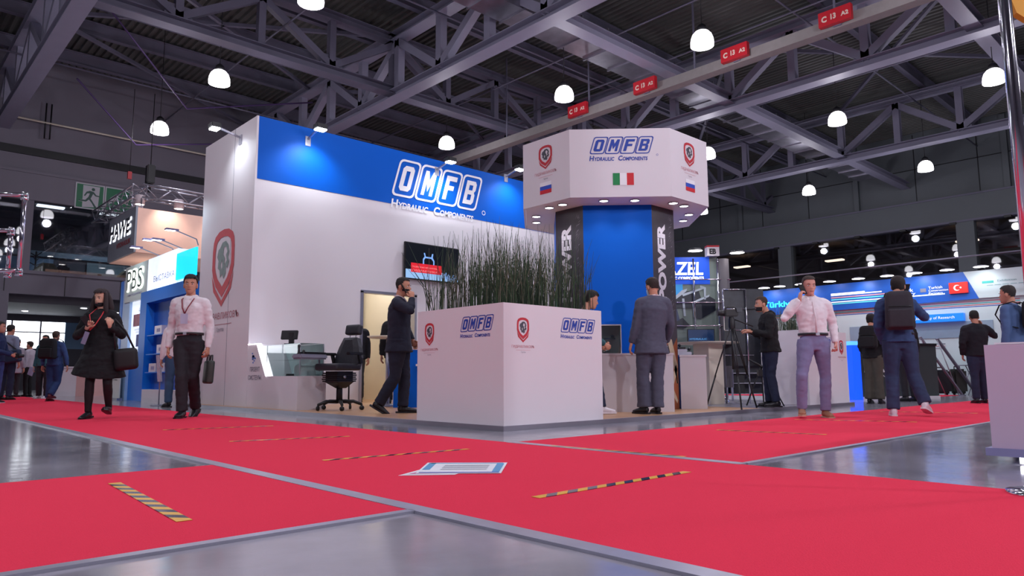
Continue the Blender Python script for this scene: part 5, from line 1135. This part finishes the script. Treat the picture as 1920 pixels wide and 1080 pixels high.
        if 'vee' in top:
            zb, wd = top['vee']
            def cut(f):
                c = sum((Vector(vs[i]) for i in f), Vector())/len(f); t = (c.z-zb*k)
                ax = abs((c-nk).dot(lat)); fwd = (c-nk).dot(Vector((0, -1, 0)))
                return t > 0 and fwd > -.0 and ax < t*wd and ax < .075
            ks = [f for f in fs if not cut(f)]
            mb2 = MB(); torso(mb2, g_-.012, -.02); v2, f2 = remeshed(mb2, vox, 2, .002, 9, sd)
            MB().add(v2, [f for f in f2 if sum(v2[i][2] for i in f)/len(f) > (zb-.12)*k], 0, True).obj('shirt', top.get('shirt', logowhite), ob)
            fs = ks
        MB().add(vs, fs, 0, True).obj(kind, tm_, ob)
        if top.get('collar'):
            c_ = top['collar']; g = MB()
            for s_ in (-1, 1):
                g.tube([nk+Vector((0, .06, .035))*k, nk+lat*s_*.062*k+Vector((0, .01, .03))*k, nk+lat*s_*.045*k+Vector((0, -.055, .0))*k, nk+lat*s_*.02*k+Vector((0, -.085, -.03))*k], [.012*k, .013*k, .013*k, .008*k], 6, ry=[.022*k, .024*k, .022*k, .01*k], up=(0, 0, 1))
            g.obj('collar', c_, ob)
        if top.get('cuff'):
            g = MB()
            for s_ in 'LR': 
                e, w_ = P['el'+s_], P['wr'+s_]; g.tube([e.lerp(w_, .90), e.lerp(w_, .99)], [.036*k, .034*k], 12)
            g.obj('cuffs', top['cuff'], ob)
    if legs:
        mb = MB(); g_ = legs.get('g', .012)
        mb.tube([hm_+Vector((0, 0, .11*k)), hm_+Vector((0, 0, .0)), hm_+Vector((0, 0, -.09*k))], [.148*k*B, .162*k, .135*k], 18, up=lath, ry=[.108*k*B, .118*k, .10*k])
        for s_ in 'LR': leg(mb, s_, g_, 1.0, legs.get('flare', .014))
        vs, fs = remeshed(mb, vox, 3, legs.get('fold', .006), 10, sd+3); MB().add(vs, fs, 0, True).obj(legs.get('kind', 'trousers'), legs['mat'], ob)
    if beltm:
        c = hm_+Vector((0, 0, .105*k)); g = MB(); u = lath; v_ = Vector((0, 0, 1)).cross(u)
        pts = [c+u*math.cos(a)*.168*k*B+v_*math.sin(a)*.126*k*B for a in [2*PI*j/28 for j in range(29)]]
        g.tube(pts, .006, 6, ry=.018, up=(v_.x, v_.y, 0), cap=False); g.obj('belt', beltm, ob)
        MB().box(-.022, .022, -.008, .006, -.018, .018, M=Matrix.Translation(c-v_*.130*k*B if v_.y > 0 else c+v_*.130*k*B)).obj('belt_buckle', alu, ob)
    if shoes:
        for s_ in 'LR':
            an = P['an'+s_]; f = Vector((toes or {}).get(s_, (0, -1, 0))).normalized(); up_ = Vector((0, 0, 1)); sdv = f.cross(up_).normalized(); up_ = sdv.cross(f)
            M = Matrix((sdv, f, up_)).transposed().to_4x4(); M.translation = an-up_*.085*k
            g = MB(); L = .27*k; z0 = 0
            mb = MB(); mb.tube([(0, -.065*k, .05*k), (0, -.03*k, .055*k), (0, .05*k, .048*k), (0, .12*k, .036*k), (0, .185*k, .028*k)], [.028*k, .040*k, .044*k, .048*k, .030*k], 12, up=(1, 0, 0), ry=[.032*k, .046*k, .040*k, .030*k, .020*k], M=M)
            mb.tube([(0, -.01*k, .05*k), (0, -.015*k, .11*k)], [.042*k, .040*k], 12, M=M)
            vs, fs = remeshed(mb, .009 if vox < .02 else .014, 2)
            sh1 = MB().add(vs, fs, 0, True).obj('shoe', shoes[0], ob)
            g = MB(); pl_ = [(.030, -.085), (.040, -.03), (.042, .05), (.050, .12), (.040, .18), (.0, .205), (-.040, .18), (-.050, .12), (-.042, .05), (-.040, -.03), (-.030, -.085), (0, -.095)]
            g.prism([(x*k, y*k) for x, y in pl_], 0, .022*k, M=M).obj('sole', shoes[1], sh1)
    return Pn
def held(Pn, name, lab, cat, mb, m, p, rot=(0, 0, 0), part='body', group=None):
    """a thing carried or worn: its own top-level object placed in the person's frame"""
    M = Pn.M @ Matrix.Translation(p) @ Matrix.Rotation(rot[2], 4, 'Z') @ Matrix.Rotation(rot[1], 4, 'Y') @ Matrix.Rotation(rot[0], 4, 'X')
    r = root(name, lab, cat, (0, 0, 0), 0, group); r.matrix_world = M
    if mb: mb.obj(part, m, r)
    return r
def backpack(Pn, lab, m, w_=.30, h_=.44, d_=.17, zoff=-.02, xo=0):
    k = Pn.k; c = Pn.sp(.72)+Vector((xo, .125*k+d_/2+.02, zoff))
    r = held(Pn, 'backpack', lab, 'backpack', None, m, c)
    g = cushion(-w_/2, w_/2, -d_/2, d_/2, -h_/2, h_/2, .07)
    g.v = [(x*(1-.28*max(0, z/h_+.05)**1.3), y*(1-.35*max(0, z/h_)), z+.02*math.cos(x*9)) for x, y, z in g.v]; g.obj('bag_body', m, r)
    cushion(-w_*.4, w_*.4, d_/2-.02, d_/2+.045, -h_*.42, h_*.05, .025).obj('front_pocket', m, r)
    for z_ in (h_*.12, h_*.02): MB().tube([(-w_*.4, d_/2+.004, z_), (w_*.4, d_/2+.004, z_)], .005, 5).obj('zip', black, r)
    for s_ in (-1, 1):
        MB().tube([(s_*.09, -d_/2, h_*.42), (s_*.11, -d_/2-.07, h_*.52), (s_*.12, -d_/2-.22, h_*.42), (s_*.13, -d_/2-.27, h_*.1), (s_*.14, -d_/2-.2, -h_*.25), (s_*.12, -d_/2-.03, -h_*.4)], .022, 6, ry=.007, up=(1, 0, 0)).obj('shoulder_strap', m, r)
    return r
def phone(Pn, lab, p, d):
    d = Vector(d).normalized(); M = Pn.M @ (Matrix.Translation(p) @ d.to_track_quat('Z', 'Y').to_matrix().to_4x4())
    r = root('phone', lab, 'phone'); r.matrix_world = M
    MB().box(-.036, .036, -.005, .005, -.075, .075, bev=.002).obj('phone_body', black, r)
    return r
navy = mat('navy_wool', '1a1c30', .85, var=.15, scale=30); greyw = mat('grey_wool', '4e4e60', .85, var=.15, scale=30); charcoal = mat('charcoal_cloth', '25232a', .85, var=.2, scale=30)
pinkw = mat('pale_pink_cotton', 'e8dee2', .8, var=.06, scale=20); whitew = mat('pale_white_cotton', 'dcccd2', .8, var=.06, scale=20)
jeans = mat('blue_denim', '2c3858', .9, var=.25, scale=14); jeansd = mat('dark_denim', '1e2640', .9, var=.25, scale=14); jeansf = mat('faded_denim', '3a4c80', .9, var=.3, scale=12)
lav = mat('lavender_chino', '7c7aa0', .85, var=.12, scale=14); khaki = mat('olive_chino', '4a463e', .9, var=.2, scale=14)
tights = mat('black_tights', '121016', .7, var=.2); brownl = mat('brown_leather', '2a2024', .4); tan = mat('tan_suede', '9a6a50', .8, var=.15, scale=20); whitesh = mat('white_trainer', 'd8d0d8', .5, var=.06); blacksh = mat('black_shoe', '17151b', .35, var=.1)
bluecot = mat('blue_cotton', '30446e', .85, var=.15, scale=15); tealc = mat('teal_cotton', '2c5a64', .85, var=.15, scale=15); lanyr = mat('lanyard_red', '8c3440', .6)

# --- woman in black
W = person('woman in flared black coat and tights walking towards the camera, mask under her chin', (2.45, 10.4, 0), 227, 1.66,
 {'head': (-0.036, -.01, 1.546), 'neck': (-0.025, 0, 1.385), 'shR': (-0.185, 0.0, 1.315), 'shL': (0.14, 0, 1.315), 'elR': (-0.34, 0.02, 1.06), 'wrR': (-0.08, -0.21, 1.15), 'elL': (0.235, 0.03, 1.07), 'wrL': (0.20, -0.19, 1.17), 'hipR': (-0.082, 0.0, 0.871), 'hipL': (0.083, 0.0, 0.871),
  'knR': (-0.092, -0.05, 0.45), 'anR': (-0.108, -0.02, 0.09), 'knL': (0.135, -0.05, 0.455), 'anL': (0.085, 0.10, 0.15)}, 'd8a890',
 top=dict(kind='coat', mat=blackc, g=.030, low=-.12, lowr=(.19, .14), fold=.010, skirt=([(0, 0, 1.05), (-.01, .01, .80), (-.04, .05, .56)], [.17, .235, .33], [.13, .19, .26])),
 legs=dict(mat=tights, g=.002, kind='tights', flare=.004, fold=.002), shoes=(blacksh, blacksh), hair=('2a1c1e', 'long'), head_yaw=-8, head_pitch=4, female=True, mask=('121218', -.118, -.050),
 hands={'R': dict(d=(.55, -.15, .8), pn=(.3, -.6, -.3), curl=45), 'L': dict(d=(-.1, -.2, .95), pn=(-.7, .5, 0), curl=70)}, toes={'L': (.25, -.9, .25), 'R': (0, -1, -.12)})
MB().tube([W.P['neck']+Vector((-.055, -.02, .03)), W.P['neck']+Vector((-.08, -.13, -.06)), W.P['neck']+Vector((-.03, -.17, -.20)), (-.05, -.2, 1.12)], .008, 5, ry=.003).tube([W.P['neck']+Vector((.055, -.02, .03)), W.P['neck']+Vector((.08, -.13, -.06)), W.P['neck']+Vector((.02, -.17, -.20)), (-.05, -.2, 1.12)], .008, 5, ry=.003).obj('lanyard', mat('lanyard_bright_red', 'c83038', .6), W.ob)
held(W, 'badge', 'pale badge hanging below the hand of the woman in black', 'badge', MB().box(-.03, .03, -.002, .002, -.16, 0), mat('badge_lilac', '8c84a0', .3), (-.055, -.235, 1.10), (0, .3, 0), 'badge_card')
held(W, 'phone', 'dark phone held up in the hand of the woman in black', 'phone', MB().box(-.035, .035, -.005, .005, -.07, .07), black, (-.07, -.25, 1.235), (.3, -.6, .3), 'phone_body')
b = held(W, 'handbag', 'large black shoulder bag on the hip of the woman in black', 'bag', None, None, (.33, -.02, .80), (0, -.12, .5))
cushion(-.14, .14, -.07, .07, -.18, .10, .065).obj('bag_body', mat('black_bag', '141216', .6, var=.2, scale=12), b); MB().tube([(-.11, 0, .06), (-.11, -.03, .28), (-.10, -.05, .48)], .012, 6).tube([(.11, 0, .06), (.02, -.02, .32), (-.09, -.05, .48)], .012, 6).obj('strap', black, b)

# --- man with lanyard
L_ = person('tall dark-haired man with lanyard, white shirt and black trousers walking towards the camera', (3.32, 9.78, 0), 230, 1.86,
 {'head': (-0.008, -.01, 1.735), 'neck': (0, 0, 1.565), 'shR': (-0.193, 0.01, 1.495), 'shL': (0.193, -0.005, 1.495), 'elR': (-0.255, 0.064, 1.186), 'wrR': (-0.244, -0.02, 0.905), 'elL': (0.25, 0.05, 1.184), 'wrL': (0.250, 0, 0.905), 'hipR': (-0.085, 0.004, 0.977), 'hipL': (0.10, -0.006, 0.977),
  'knR': (-0.03, -0.1, 0.535), 'anR': (0.0, -0.10, 0.094), 'knL': (0.075, 0.0, 0.534), 'anL': (0.02, 0.29, 0.13)}, 'c88e76',
 top=dict(kind='shirt', mat=pinkw, g=.020, low=.085, fold=.009, collar=pinkw), legs=dict(mat=charcoal, g=.016), shoes=(blacksh, blacksh), hair=('1c1618', 'short'), head_yaw=14, head_pitch=-2,
 beltm=brownl, hands={'L': dict(curl=70), 'R': dict(curl=40)}, toes={'R': (.05, -1, 0), 'L': (0, -.9, -.4)})
MB().tube([L_.P['neck']+Vector((-.06, 0, .03)), L_.P['neck']+Vector((-.075, -.10, -.03)), (-.035, -.175, 1.42), (0, -.18, 1.34)], .009, 5, ry=.003).tube([L_.P['neck']+Vector((.06, 0, .03)), L_.P['neck']+Vector((.075, -.10, -.03)), (.035, -.175, 1.42), (0, -.18, 1.34)], .009, 5, ry=.003).obj('lanyard', lanyr, L_.ob)
held(L_, 'badge', 'clear badge on the chest of the man with lanyard', 'badge', MB().box(-.045, .045, -.002, .002, -.13, 0), mat('badge_clear', 'c0c0d8', .2), (0, -.19, 1.34), (.05, 0, 0), 'badge_card')
b = held(L_, 'briefcase', 'soft dark green-grey briefcase carried by the man with lanyard', 'bag', None, None, (.275, .0, .62), (0, .05, .5))
cushion(-.045, .045, -.17, .17, -.18, .12, .035).obj('bag_body', mat('greenish_bag', '2c3430', .5, var=.3, scale=10), b)
for y_ in (-.02, .02): MB().tube([(y_, -.09, .11), (y_, -.06, .19), (y_, .06, .19), (y_, .09, .11)], .009, 6).obj('bag_handle', black, b)

# --- man in navy suit on phone
N_ = person('man in a navy suit on the phone stepping right, in front of the storeroom door', (5.31, 7.88, .05), 317, 1.76,
 {'head': (0, -.055, 1.640), 'neck': (0, -.01, 1.49), 'shR': (-0.175, 0, 1.41), 'elR': (-0.33, -0.20, 1.30), 'wrR': (-0.135, -0.19, 1.47), 'shL': (0.175, -0.01, 1.42), 'elL': (0.22, -0.05, 1.136), 'wrL': (0.17, -0.16, 0.95), 'hipR': (-0.085, -0.01, 0.924), 'hipL': (0.085, -0.01, 0.924),
  'knR': (-0.08, 0.02, 0.465), 'anR': (-0.085, 0.22, 0.13), 'knL': (0.08, -0.08, 0.48), 'anL': (0.08, -0.06, 0.085)}, 'c88e76',
 top=dict(kind='suit_jacket', mat=navy, g=.030, low=-.14, lowr=(.195, .155), fold=.006, vee=(1.22, .28), shirt=whitew, cuff=whitew, collar=whitew), legs=dict(mat=navy, g=.022), shoes=(blacksh, blacksh), hair=('1c1614', 'crop'),
 head_yaw=-12, build=1.12, hands={'R': dict(d=(.25, .1, .9), pn=(.8, .3, 0), curl=55)}, toes={'R': (0, -.85, -.5), 'L': (0, -1, 0)}, mask=('16161c', -.062, -.030))
phone(N_, 'phone at the ear of the man in the navy suit', (-.088, -.085, 1.60), (.15, -.45, -.8))

# --- man in grey suit
G_ = person('man in a grey suit seen from behind at the white counter', (7.33, 5.41, .05), 58, 1.69,
 {'head': (-0.098, -0.0, 1.572), 'neck': (-0.108, 0.021, 1.432), 'shL': (0.065, 0, 1.37), 'shR': (-0.262, 0.04, 1.37), 'elL': (0.128, 0.0, 1.10), 'wrL': (0.185, -0.03, 0.870), 'elR': (-0.325, 0.01, 1.10), 'wrR': (-0.33, -0.15, 0.90), 'hipL': (0.025, 0, 0.88), 'hipR': (-0.145, 0.026, 0.88),
  'knL': (0.055, -0.014, 0.455), 'knR': (-0.125, 0.022, 0.455), 'anL': (0.054, 0, 0.082), 'anR': (-0.110, 0.018, 0.082)}, 'c88e76',
 top=dict(kind='suit_jacket', mat=greyw, g=.032, low=-.15, lowr=(.205, .15), fold=.005, collar=whitew), legs=dict(mat=greyw, g=.026, flare=.028), shoes=(blacksh, blacksh), hair=('2a1c18', 'crop'), head_yaw=14, head_pitch=8,
 mask=('b8ccd8', -.105, -.02), hands={'L': dict(curl=35)}, toes={'L': (.45, -1, 0), 'R': (0, -1, 0)})

# --- cameraman
C_ = person('man in a black hoodie and mask standing sideways at the tripod', (9.9, 5.18, .05), 140, 1.61,
 {'head': (0, -.03, 1.50), 'neck': (0.002, 0.046, 1.36), 'shL': (0.165, 0.03, 1.29), 'elL': (0.21, -0.02, 1.04), 'wrL': (0.09, -0.22, 1.09), 'shR': (-0.155, 0.08, 1.29), 'elR': (-0.21, 0.02, 1.05), 'wrR': (-0.06, -0.20, 1.12), 'hipL': (0.082, 0.06, 0.845), 'hipR': (-0.075, 0.08, 0.845),
  'knL': (0.082, 0.03, 0.46), 'knR': (-0.077, 0.04, 0.46), 'anL': (0.084, 0.09, 0.085), 'anR': (-0.086, 0.06, 0.085)}, 'cc947c',
 top=dict(kind='hoodie', mat=mat('black_hoodie', '141418', .95, var=.2, scale=30), g=.034, low=-.05, lowr=(.18, .14), fold=.010), legs=dict(mat=jeansd, g=.016), shoes=(blacksh, blacksh), hair=('3a2a20', 'crop'), mask=('15151a', -.112, -.045),
 hands={'L': dict(d=(-.1, -1, .1), pn=(0, -.1, -1), curl=25), 'R': dict(d=(.1, -1, .1), pn=(0, -.1, -1), curl=30)})

# --- man in pale shirt on phone
S_ = person('man in a pale shirt and lavender trousers walking forward with a phone at his ear', (8.62, 3.94, 0), 220, 1.72,
 {'head': (0.032, -.01, 1.598), 'neck': (0.042, 0.01, 1.45), 'shR': (-0.135, 0, 1.385), 'shL': (0.225, 0.02, 1.38), 'elR': (-0.300, -0.10, 1.20), 'wrR': (-0.125, -0.155, 1.415), 'elL': (0.315, 0.08, 1.13), 'wrL': (0.305, -0.01, 0.90), 'hipR': (-0.035, -0.004, 0.903), 'hipL': (0.140, 0.018, 0.903),
  'knR': (-0.13, -0.10, 0.515), 'knL': (0.18, 0.04, 0.50), 'anR': (-0.134, -0.03, 0.115), 'anL': (0.147, 0.0, 0.085)}, 'd4988a',
 top=dict(kind='shirt', mat=mat('pale_dotted_cotton', 'e8dee4', .8, var=.08, scale=90), g=.022, low=.085, fold=.009, collar=pinkw), legs=dict(mat=lav, g=.012), shoes=(tan, mat('tan_sole', 'b89880')), hair=('3a2c26', 'crop'), head_yaw=4, head_pitch=3, build=1.06,
 beltm=mat('dark_belt', '1c1a22', .4), hands={'R': dict(d=(.2, .12, .9), pn=(.7, .2, .1), curl=50), 'L': dict(curl=80)}, toes={'R': (-.25, -1, 0), 'L': (.1, -1, 0)})
phone(S_, 'phone at the ear of the man in the pale shirt', (-.068, -.09, 1.555), (.15, -.45, -.8))
MB().tube([S_.P['neck']+Vector((0, -.115, -.05)), (.05, -.155, 1.2), (.052, -.15, 1.02)], .006, 5, ry=.012, up=(0, 1, 0)).obj('button_placket', whitew, S_.ob)

# --- man with backpack
B_ = person('man in a blue hooded sweater and jeans walking away with a phone at his ear', (9.66, 3.31, 0), 25, 1.75,
 {'head': (-0.075, -0.045, 1.622), 'neck': (-0.037, -0.0, 1.47), 'shL': (0.14, 0.05, 1.395), 'shR': (-0.205, -0.05, 1.395), 'elL': (0.20, 0.072, 1.117), 'wrL': (0.13, -0.11, 0.915), 'elR': (-0.365, -0.22, 1.235), 'wrR': (-0.195, -0.155, 1.45), 'hipL': (0.045, 0.0, 0.919), 'hipR': (-0.126, -0.03, 0.919),
  'knL': (0.066, -0.027, 0.50), 'anL': (0.080, 0.034, 0.088), 'knR': (-0.17, -0.04, 0.51), 'anR': (-0.26, .10, 0.165)}, 'c88e76',
 top=dict(kind='hoodie', mat=bluecot, g=.030, low=.0, lowr=(.185, .14), fold=.010), legs=dict(mat=jeans, g=.024, flare=.016), shoes=(whitesh, whitesh), hair=('241a18', 'short'), head_yaw=-15,
 hands={'R': dict(d=(.25, .1, .9), pn=(.8, .2, 0), curl=55)}, toes={'L': (0, -1, 0), 'R': (-.35, -.85, -.25)}, beltm=black)
backpack(B_, 'large dark plum backpack on the man in the blue hooded sweater', mat('plum_backpack', '2c2730', .8, var=.2, scale=20), .33, .48, .17, -.03)
phone(B_, 'phone at the ear of the man with the plum backpack', (-.165, -.085, 1.585), (.15, -.45, -.8))

# --- boy in dark hoodie, hidden man, sweater man
Y_ = person('young man in black jacket and olive trousers facing right by the lit counter', (13.52, 5.07, 0), 5, 1.60,
 {'head': (-0.035, -0.04, 1.485), 'neck': (-0.034, -0.0, 1.335), 'shL': (0.11, -0.01, 1.265), 'shR': (-0.18, 0.018, 1.265), 'elR': (-0.225, 0.044, 1.0), 'wrR': (-0.18, -0.06, 0.80), 'elL': (0.16, 0.0, 1.018), 'wrL': (0.12, -0.16, 0.847), 'hipL': (0.04, -0.03, 0.84), 'hipR': (-0.11, 0.01, 0.84),
  'knL': (0.05, -0.032, 0.44), 'knR': (-0.105, -0.013, 0.44), 'anL': (0.065, 0, 0.08), 'anR': (-0.115, 0, 0.08)}, 'c48a74', vox=.016,
 top=dict(kind='jacket', mat=blackc, g=.036, low=-.04, fold=.010), legs=dict(mat=khaki, g=.024, flare=.03), shoes=(blacksh, blacksh), hair=('17120f', 'short'), hands={'R': dict(curl=50)})
backpack(Y_, 'dark backpack on the young man in olive trousers', blackc, .30, .40, .14, -.03)
H_ = person('man in a black coat mostly hidden behind the man with the plum backpack', (15.1, 5.0, 0), 60, 1.68, None, 'c48a74', vox=.02,
 top=dict(kind='coat', mat=blackc, g=.036, low=-.10, fold=.008), legs=dict(mat=charcoal, g=.014), shoes=(blacksh, blacksh), hair=('17120f', 'crop'), toes={'L': (.3, -1, 0)})
O_ = person('man in a black sweater and jeans seen from behind holding a hand to his ear', (14.62, 3.75, 0), 38, 1.63,
 {'head': (-0.075, -0.03, 1.52), 'neck': (-0.074, 0.01, 1.375), 'shL': (0.11, 0.019, 1.31), 'shR': (-0.25, -0.01, 1.31), 'elR': (-0.42, -0.10, 1.18), 'wrR': (-0.22, -0.13, 1.37), 'elL': (0.185, 0.05, 1.06), 'wrL': (0.14, -0.08, 0.86), 'hipL': (0.01, 0.006, 0.856), 'hipR': (-0.145, 0.0, 0.856),
  'knL': (0.006, 0.001, 0.45), 'anL': (0.015, 0.02, 0.08), 'knR': (-0.157, -0.06, 0.45), 'anR': (-0.170, -0.10, 0.08)}, 'c08670', vox=.016, build=1.1,
 top=dict(kind='sweater', mat=mat('black_wool', '16141e', .95, var=.2, scale=30), g=.034, low=-.03, fold=.008), legs=dict(mat=jeansd, g=.016), shoes=(blacksh, blacksh), hair=('1a1412', 'crop'), head_yaw=-15, hands={'R': dict(d=(.2, .1, .9), pn=(.8, .2, 0), curl=60)})
# --- man in blue shirt at the right edge, behind the podium
E_ = person('man in a blue shirt with a dark vest at the right edge, behind the podium', (10.72, 2.30, 0), 80, 1.62, None, 'c48a74', vox=.016,
 top=dict(kind='shirt', mat=mat('steel_blue_cotton', '48608c', .85, var=.15, scale=15), g=.024, low=-.02, sleeve=1), legs=dict(mat=jeansd, g=.016), shoes=(blacksh, blacksh), hair=('2a2220', 'crop'))
backpack(E_, 'dark backpack on the man in the blue shirt at the right edge', blackc, .26, .36, .12, 0)

# --- storeroom visitor, dark jacket visitor, visitor behind planter
D_ = person('man in dark jacket with white shirt standing in the storeroom doorway', (7.13, 11.98, .05), 232, 1.62,
 None, 'c48a74', vox=.016, top=dict(kind='jacket', mat=mat('black_blue_wool', '1a1c28', .9), g=.030, low=-.06, vee=(1.0, .22), shirt=whitew, fold=.006), legs=dict(mat=mat('green_grey_cloth', '36383c', .9), g=.014), shoes=(blacksh, blacksh), hair=('241c18', 'crop'))
MB().tube([D_.P['neck']+Vector((-.05, -.06, .02)), (0, -.16, 1.28)], .01, 5, ry=.004).tube([D_.P['neck']+Vector((.05, -.06, .02)), (0, -.16, 1.28)], .01, 5, ry=.004).obj('lanyard', mat('lanyard_bright_red', 'c83038'), D_.ob)
person('man in dark jacket behind the small round bar table, back turned', (6.93, 10.35, .05), 60, 1.66, None, 'c48a74', vox=.016, top=dict(kind='jacket', mat=blackc, g=.034, low=-.10, fold=.006), legs=dict(mat=charcoal, g=.010), shoes=(blacksh, blacksh), hair=('17120f', 'crop'))
V_ = person('person in a teal top and white trainers half hidden behind the front planter', (6.76, 5.98, .05), 325, 1.60,
 {'head': (.0, -.13, 1.42), 'neck': (0, -.05, 1.27), 'shL': (.17, -.04, 1.21), 'shR': (-.17, -.04, 1.21), 'elL': (.22, -.08, .96), 'wrL': (.14, -.26, .86), 'elR': (-.21, -.08, .96), 'wrR': (-.12, -.26, .86), 'knR': (-.09, -.16, .46), 'anR': (-.09, -.22, .085)}, 'cc947c',
 top=dict(kind='top', mat=tealc, g=.026, low=-.05, fold=.007), legs=dict(mat=jeansd, g=.014), shoes=(whitesh, whitesh), hair=('17120f', 'short'), head_pitch=14, female=True, toes={'L': (0, -1, 0), 'R': (0, -1, 0)}, vox=.014)

# --- crowd at the left
A_ = person('man in a blue shirt walking away with a black backpack, left in the crowd', (3.54, 19.03, 0), 45, 1.58,
 {'hipL': (0.05, 0.001, 0.83), 'hipR': (-0.11, -0.004, 0.83), 'knL': (0.055, 0.0, 0.42), 'anL': (0.065, 0.002, 0.084), 'knR': (-0.09, -0.04, 0.43), 'anR': (-0.04, 0.10, 0.15), 'elR': (-.27, 0, 1.02), 'wrR': (-.30, -.02, .80), 'elL': (.26, 0, 1.02), 'wrL': (.27, -.02, .80)}, 'c48a74', vox=.018,
 top=dict(kind='shirt', mat=mat('strong_blue_cotton', '2f4674', .85, var=.15), g=.028, low=-.03, sleeve=1.0, fold=.008), legs=dict(mat=mat('blue_trousers', '223c68', .9, var=.2), g=.024, flare=.02), shoes=(mat('maroon_shoe', '5c2430', .6), mat('maroon_shoe', '5c2430')), hair=('4a3a30', 'crop'), build=1.1)
backpack(A_, 'black backpack on the man in the blue shirt in the left crowd', blackc, .36, .46, .18, -.02)
T_ = person('man in a teal shirt and white mask walking towards the camera, left crowd', (3.83, 21.7, 0), 228, 1.62, None, 'c48a74', vox=.018,
 top=dict(kind='shirt', mat=tealc, g=.026, low=-.03), legs=dict(mat=charcoal, g=.020), shoes=(whitesh, whitesh), hair=('17120f', 'crop'), mask=('d8dce4', -.115, -.03))
held(T_, 'leaflet', 'light blue leaflet in the hand of the man in the teal shirt', 'leaflet', MB().box(-.07, .07, -.002, .002, -.2, .02), mat('light_blue_paper', 'a8c8e8', .5), (-.25, -.08, .78), (.2, .4, 0), 'paper')
person('man in a long light grey jacket standing in the far left crowd', (3.6, 24.3, 0), 40, 1.62, None, 'c48a74', vox=.02, top=dict(kind='jacket', mat=mat('light_grey_cloth', '9c94a0', .9), g=.04, low=-.2, lowr=(.2, .16)), legs=dict(mat=charcoal, g=.014), shoes=(blacksh, blacksh), hair=('17120f', 'crop'))
person('man in a pale shirt and black trousers facing left in the far crowd', (3.97, 24.6, 0), 140, 1.57, None, 'c48a74', vox=.02, top=dict(kind='shirt', mat=mat('grey_white_cotton', 'b4acb8', .85), g=.028, low=.0), legs=dict(mat=blackc, g=.014), shoes=(blacksh, blacksh), hair=('2a1a14', 'short'))
K_ = person('tall man in a light grey shirt with a dark blue shoulder bag, far left', (2.98, 21.2, 0), 40, 1.82, None, 'c48a74', vox=.018, top=dict(kind='shirt', mat=mat('blue_grey_cotton', '7c8298', .85), g=.028, low=-.02), legs=dict(mat=jeansd, g=.014), shoes=(blacksh, blacksh), hair=('17120f', 'crop'))
b = held(K_, 'shoulder_bag', 'dark blue shoulder bag of the tall man at the far left', 'bag', None, None, (-.23, .12, 1.05), (0, .15, 0)); cushion(-.2, .2, -.07, .07, -.15, .15, .05).obj('bag_body', mat('dark_blue_bag', '1c2c48', .7), b); MB().tube([(-.12, 0, .14), (.1, .02, .35), (.30, -.08, .48)], .015, 6).obj('strap', black, b)
Q_ = person('man in a navy top and jeans holding a black camera at the left edge', (2.42, 18.6, 0), 330, 1.72, {'elR': (-.24, -.08, 1.10), 'wrR': (-.10, -.30, 1.02), 'elL': (.24, -.06, 1.10), 'wrL': (.08, -.30, 1.0)}, 'c48a74', vox=.016,
 top=dict(kind='sweater', mat=mat('navy_cotton', '1c2850', .9), g=.030, low=-.03), legs=dict(mat=jeansf, g=.022, flare=.02), shoes=(blacksh, whitesh), hair=('17120f', 'crop'), hands={'R': dict(curl=60), 'L': dict(curl=60)})
held(Q_, 'camera', 'black camera held by the man in the navy top at the left edge', 'camera', MB().box(-.07, .07, -.04, .04, -.05, .05, bev=.01).lathe([(.04, 0), (.035, .09), (0, .09)], 12, M=Matrix.Translation((0, -.03, 0)) @ Matrix.Rotation(PI/2, 4, 'X')), black, (0, -.38, 1.0), (0, 0, 0), 'camera_body')
X_ = person('visitor in blue jeans almost hidden behind the man with lanyard', (4.42, 13.6, 0), 80, 1.68, None, 'c48a74', vox=.02, top=dict(kind='shirt', mat=pinkw, g=.02, low=.0), legs=dict(mat=mat('grey_blue_denim', '38506e', .9, var=.2), g=.020), shoes=(blacksh, blacksh), hair=('17120f', 'crop'), toes={'L': (.4, -1, 0)})
person('seated visitor in a brown jumper at the dark table behind the gallery glass', (8.05, 35.1, 3.55), 140, 1.70, {'hipL': (.09, .1, .62), 'hipR': (-.09, .1, .62), 'knL': (.1, -.3, .66), 'knR': (-.1, -.3, .66), 'anL': (.1, -.3, .28), 'anR': (-.1, -.3, .28), 'neck': (0, .0, 1.2), 'head': (0, -.05, 1.38), 'shL': (.18, 0, 1.13), 'shR': (-.18, 0, 1.13), 'elL': (.22, -.1, .9), 'wrL': (.1, -.35, .95), 'elR': (-.22, -.1, .9), 'wrR': (-.1, -.35, .95)}, 'c48a74', vox=.025,
 top=dict(kind='jumper', mat=mat('brown_jumper', '7a5048', .9), g=.03), legs=dict(mat=charcoal, g=.014), shoes=(blacksh, blacksh), hair=('17120f', 'crop'))
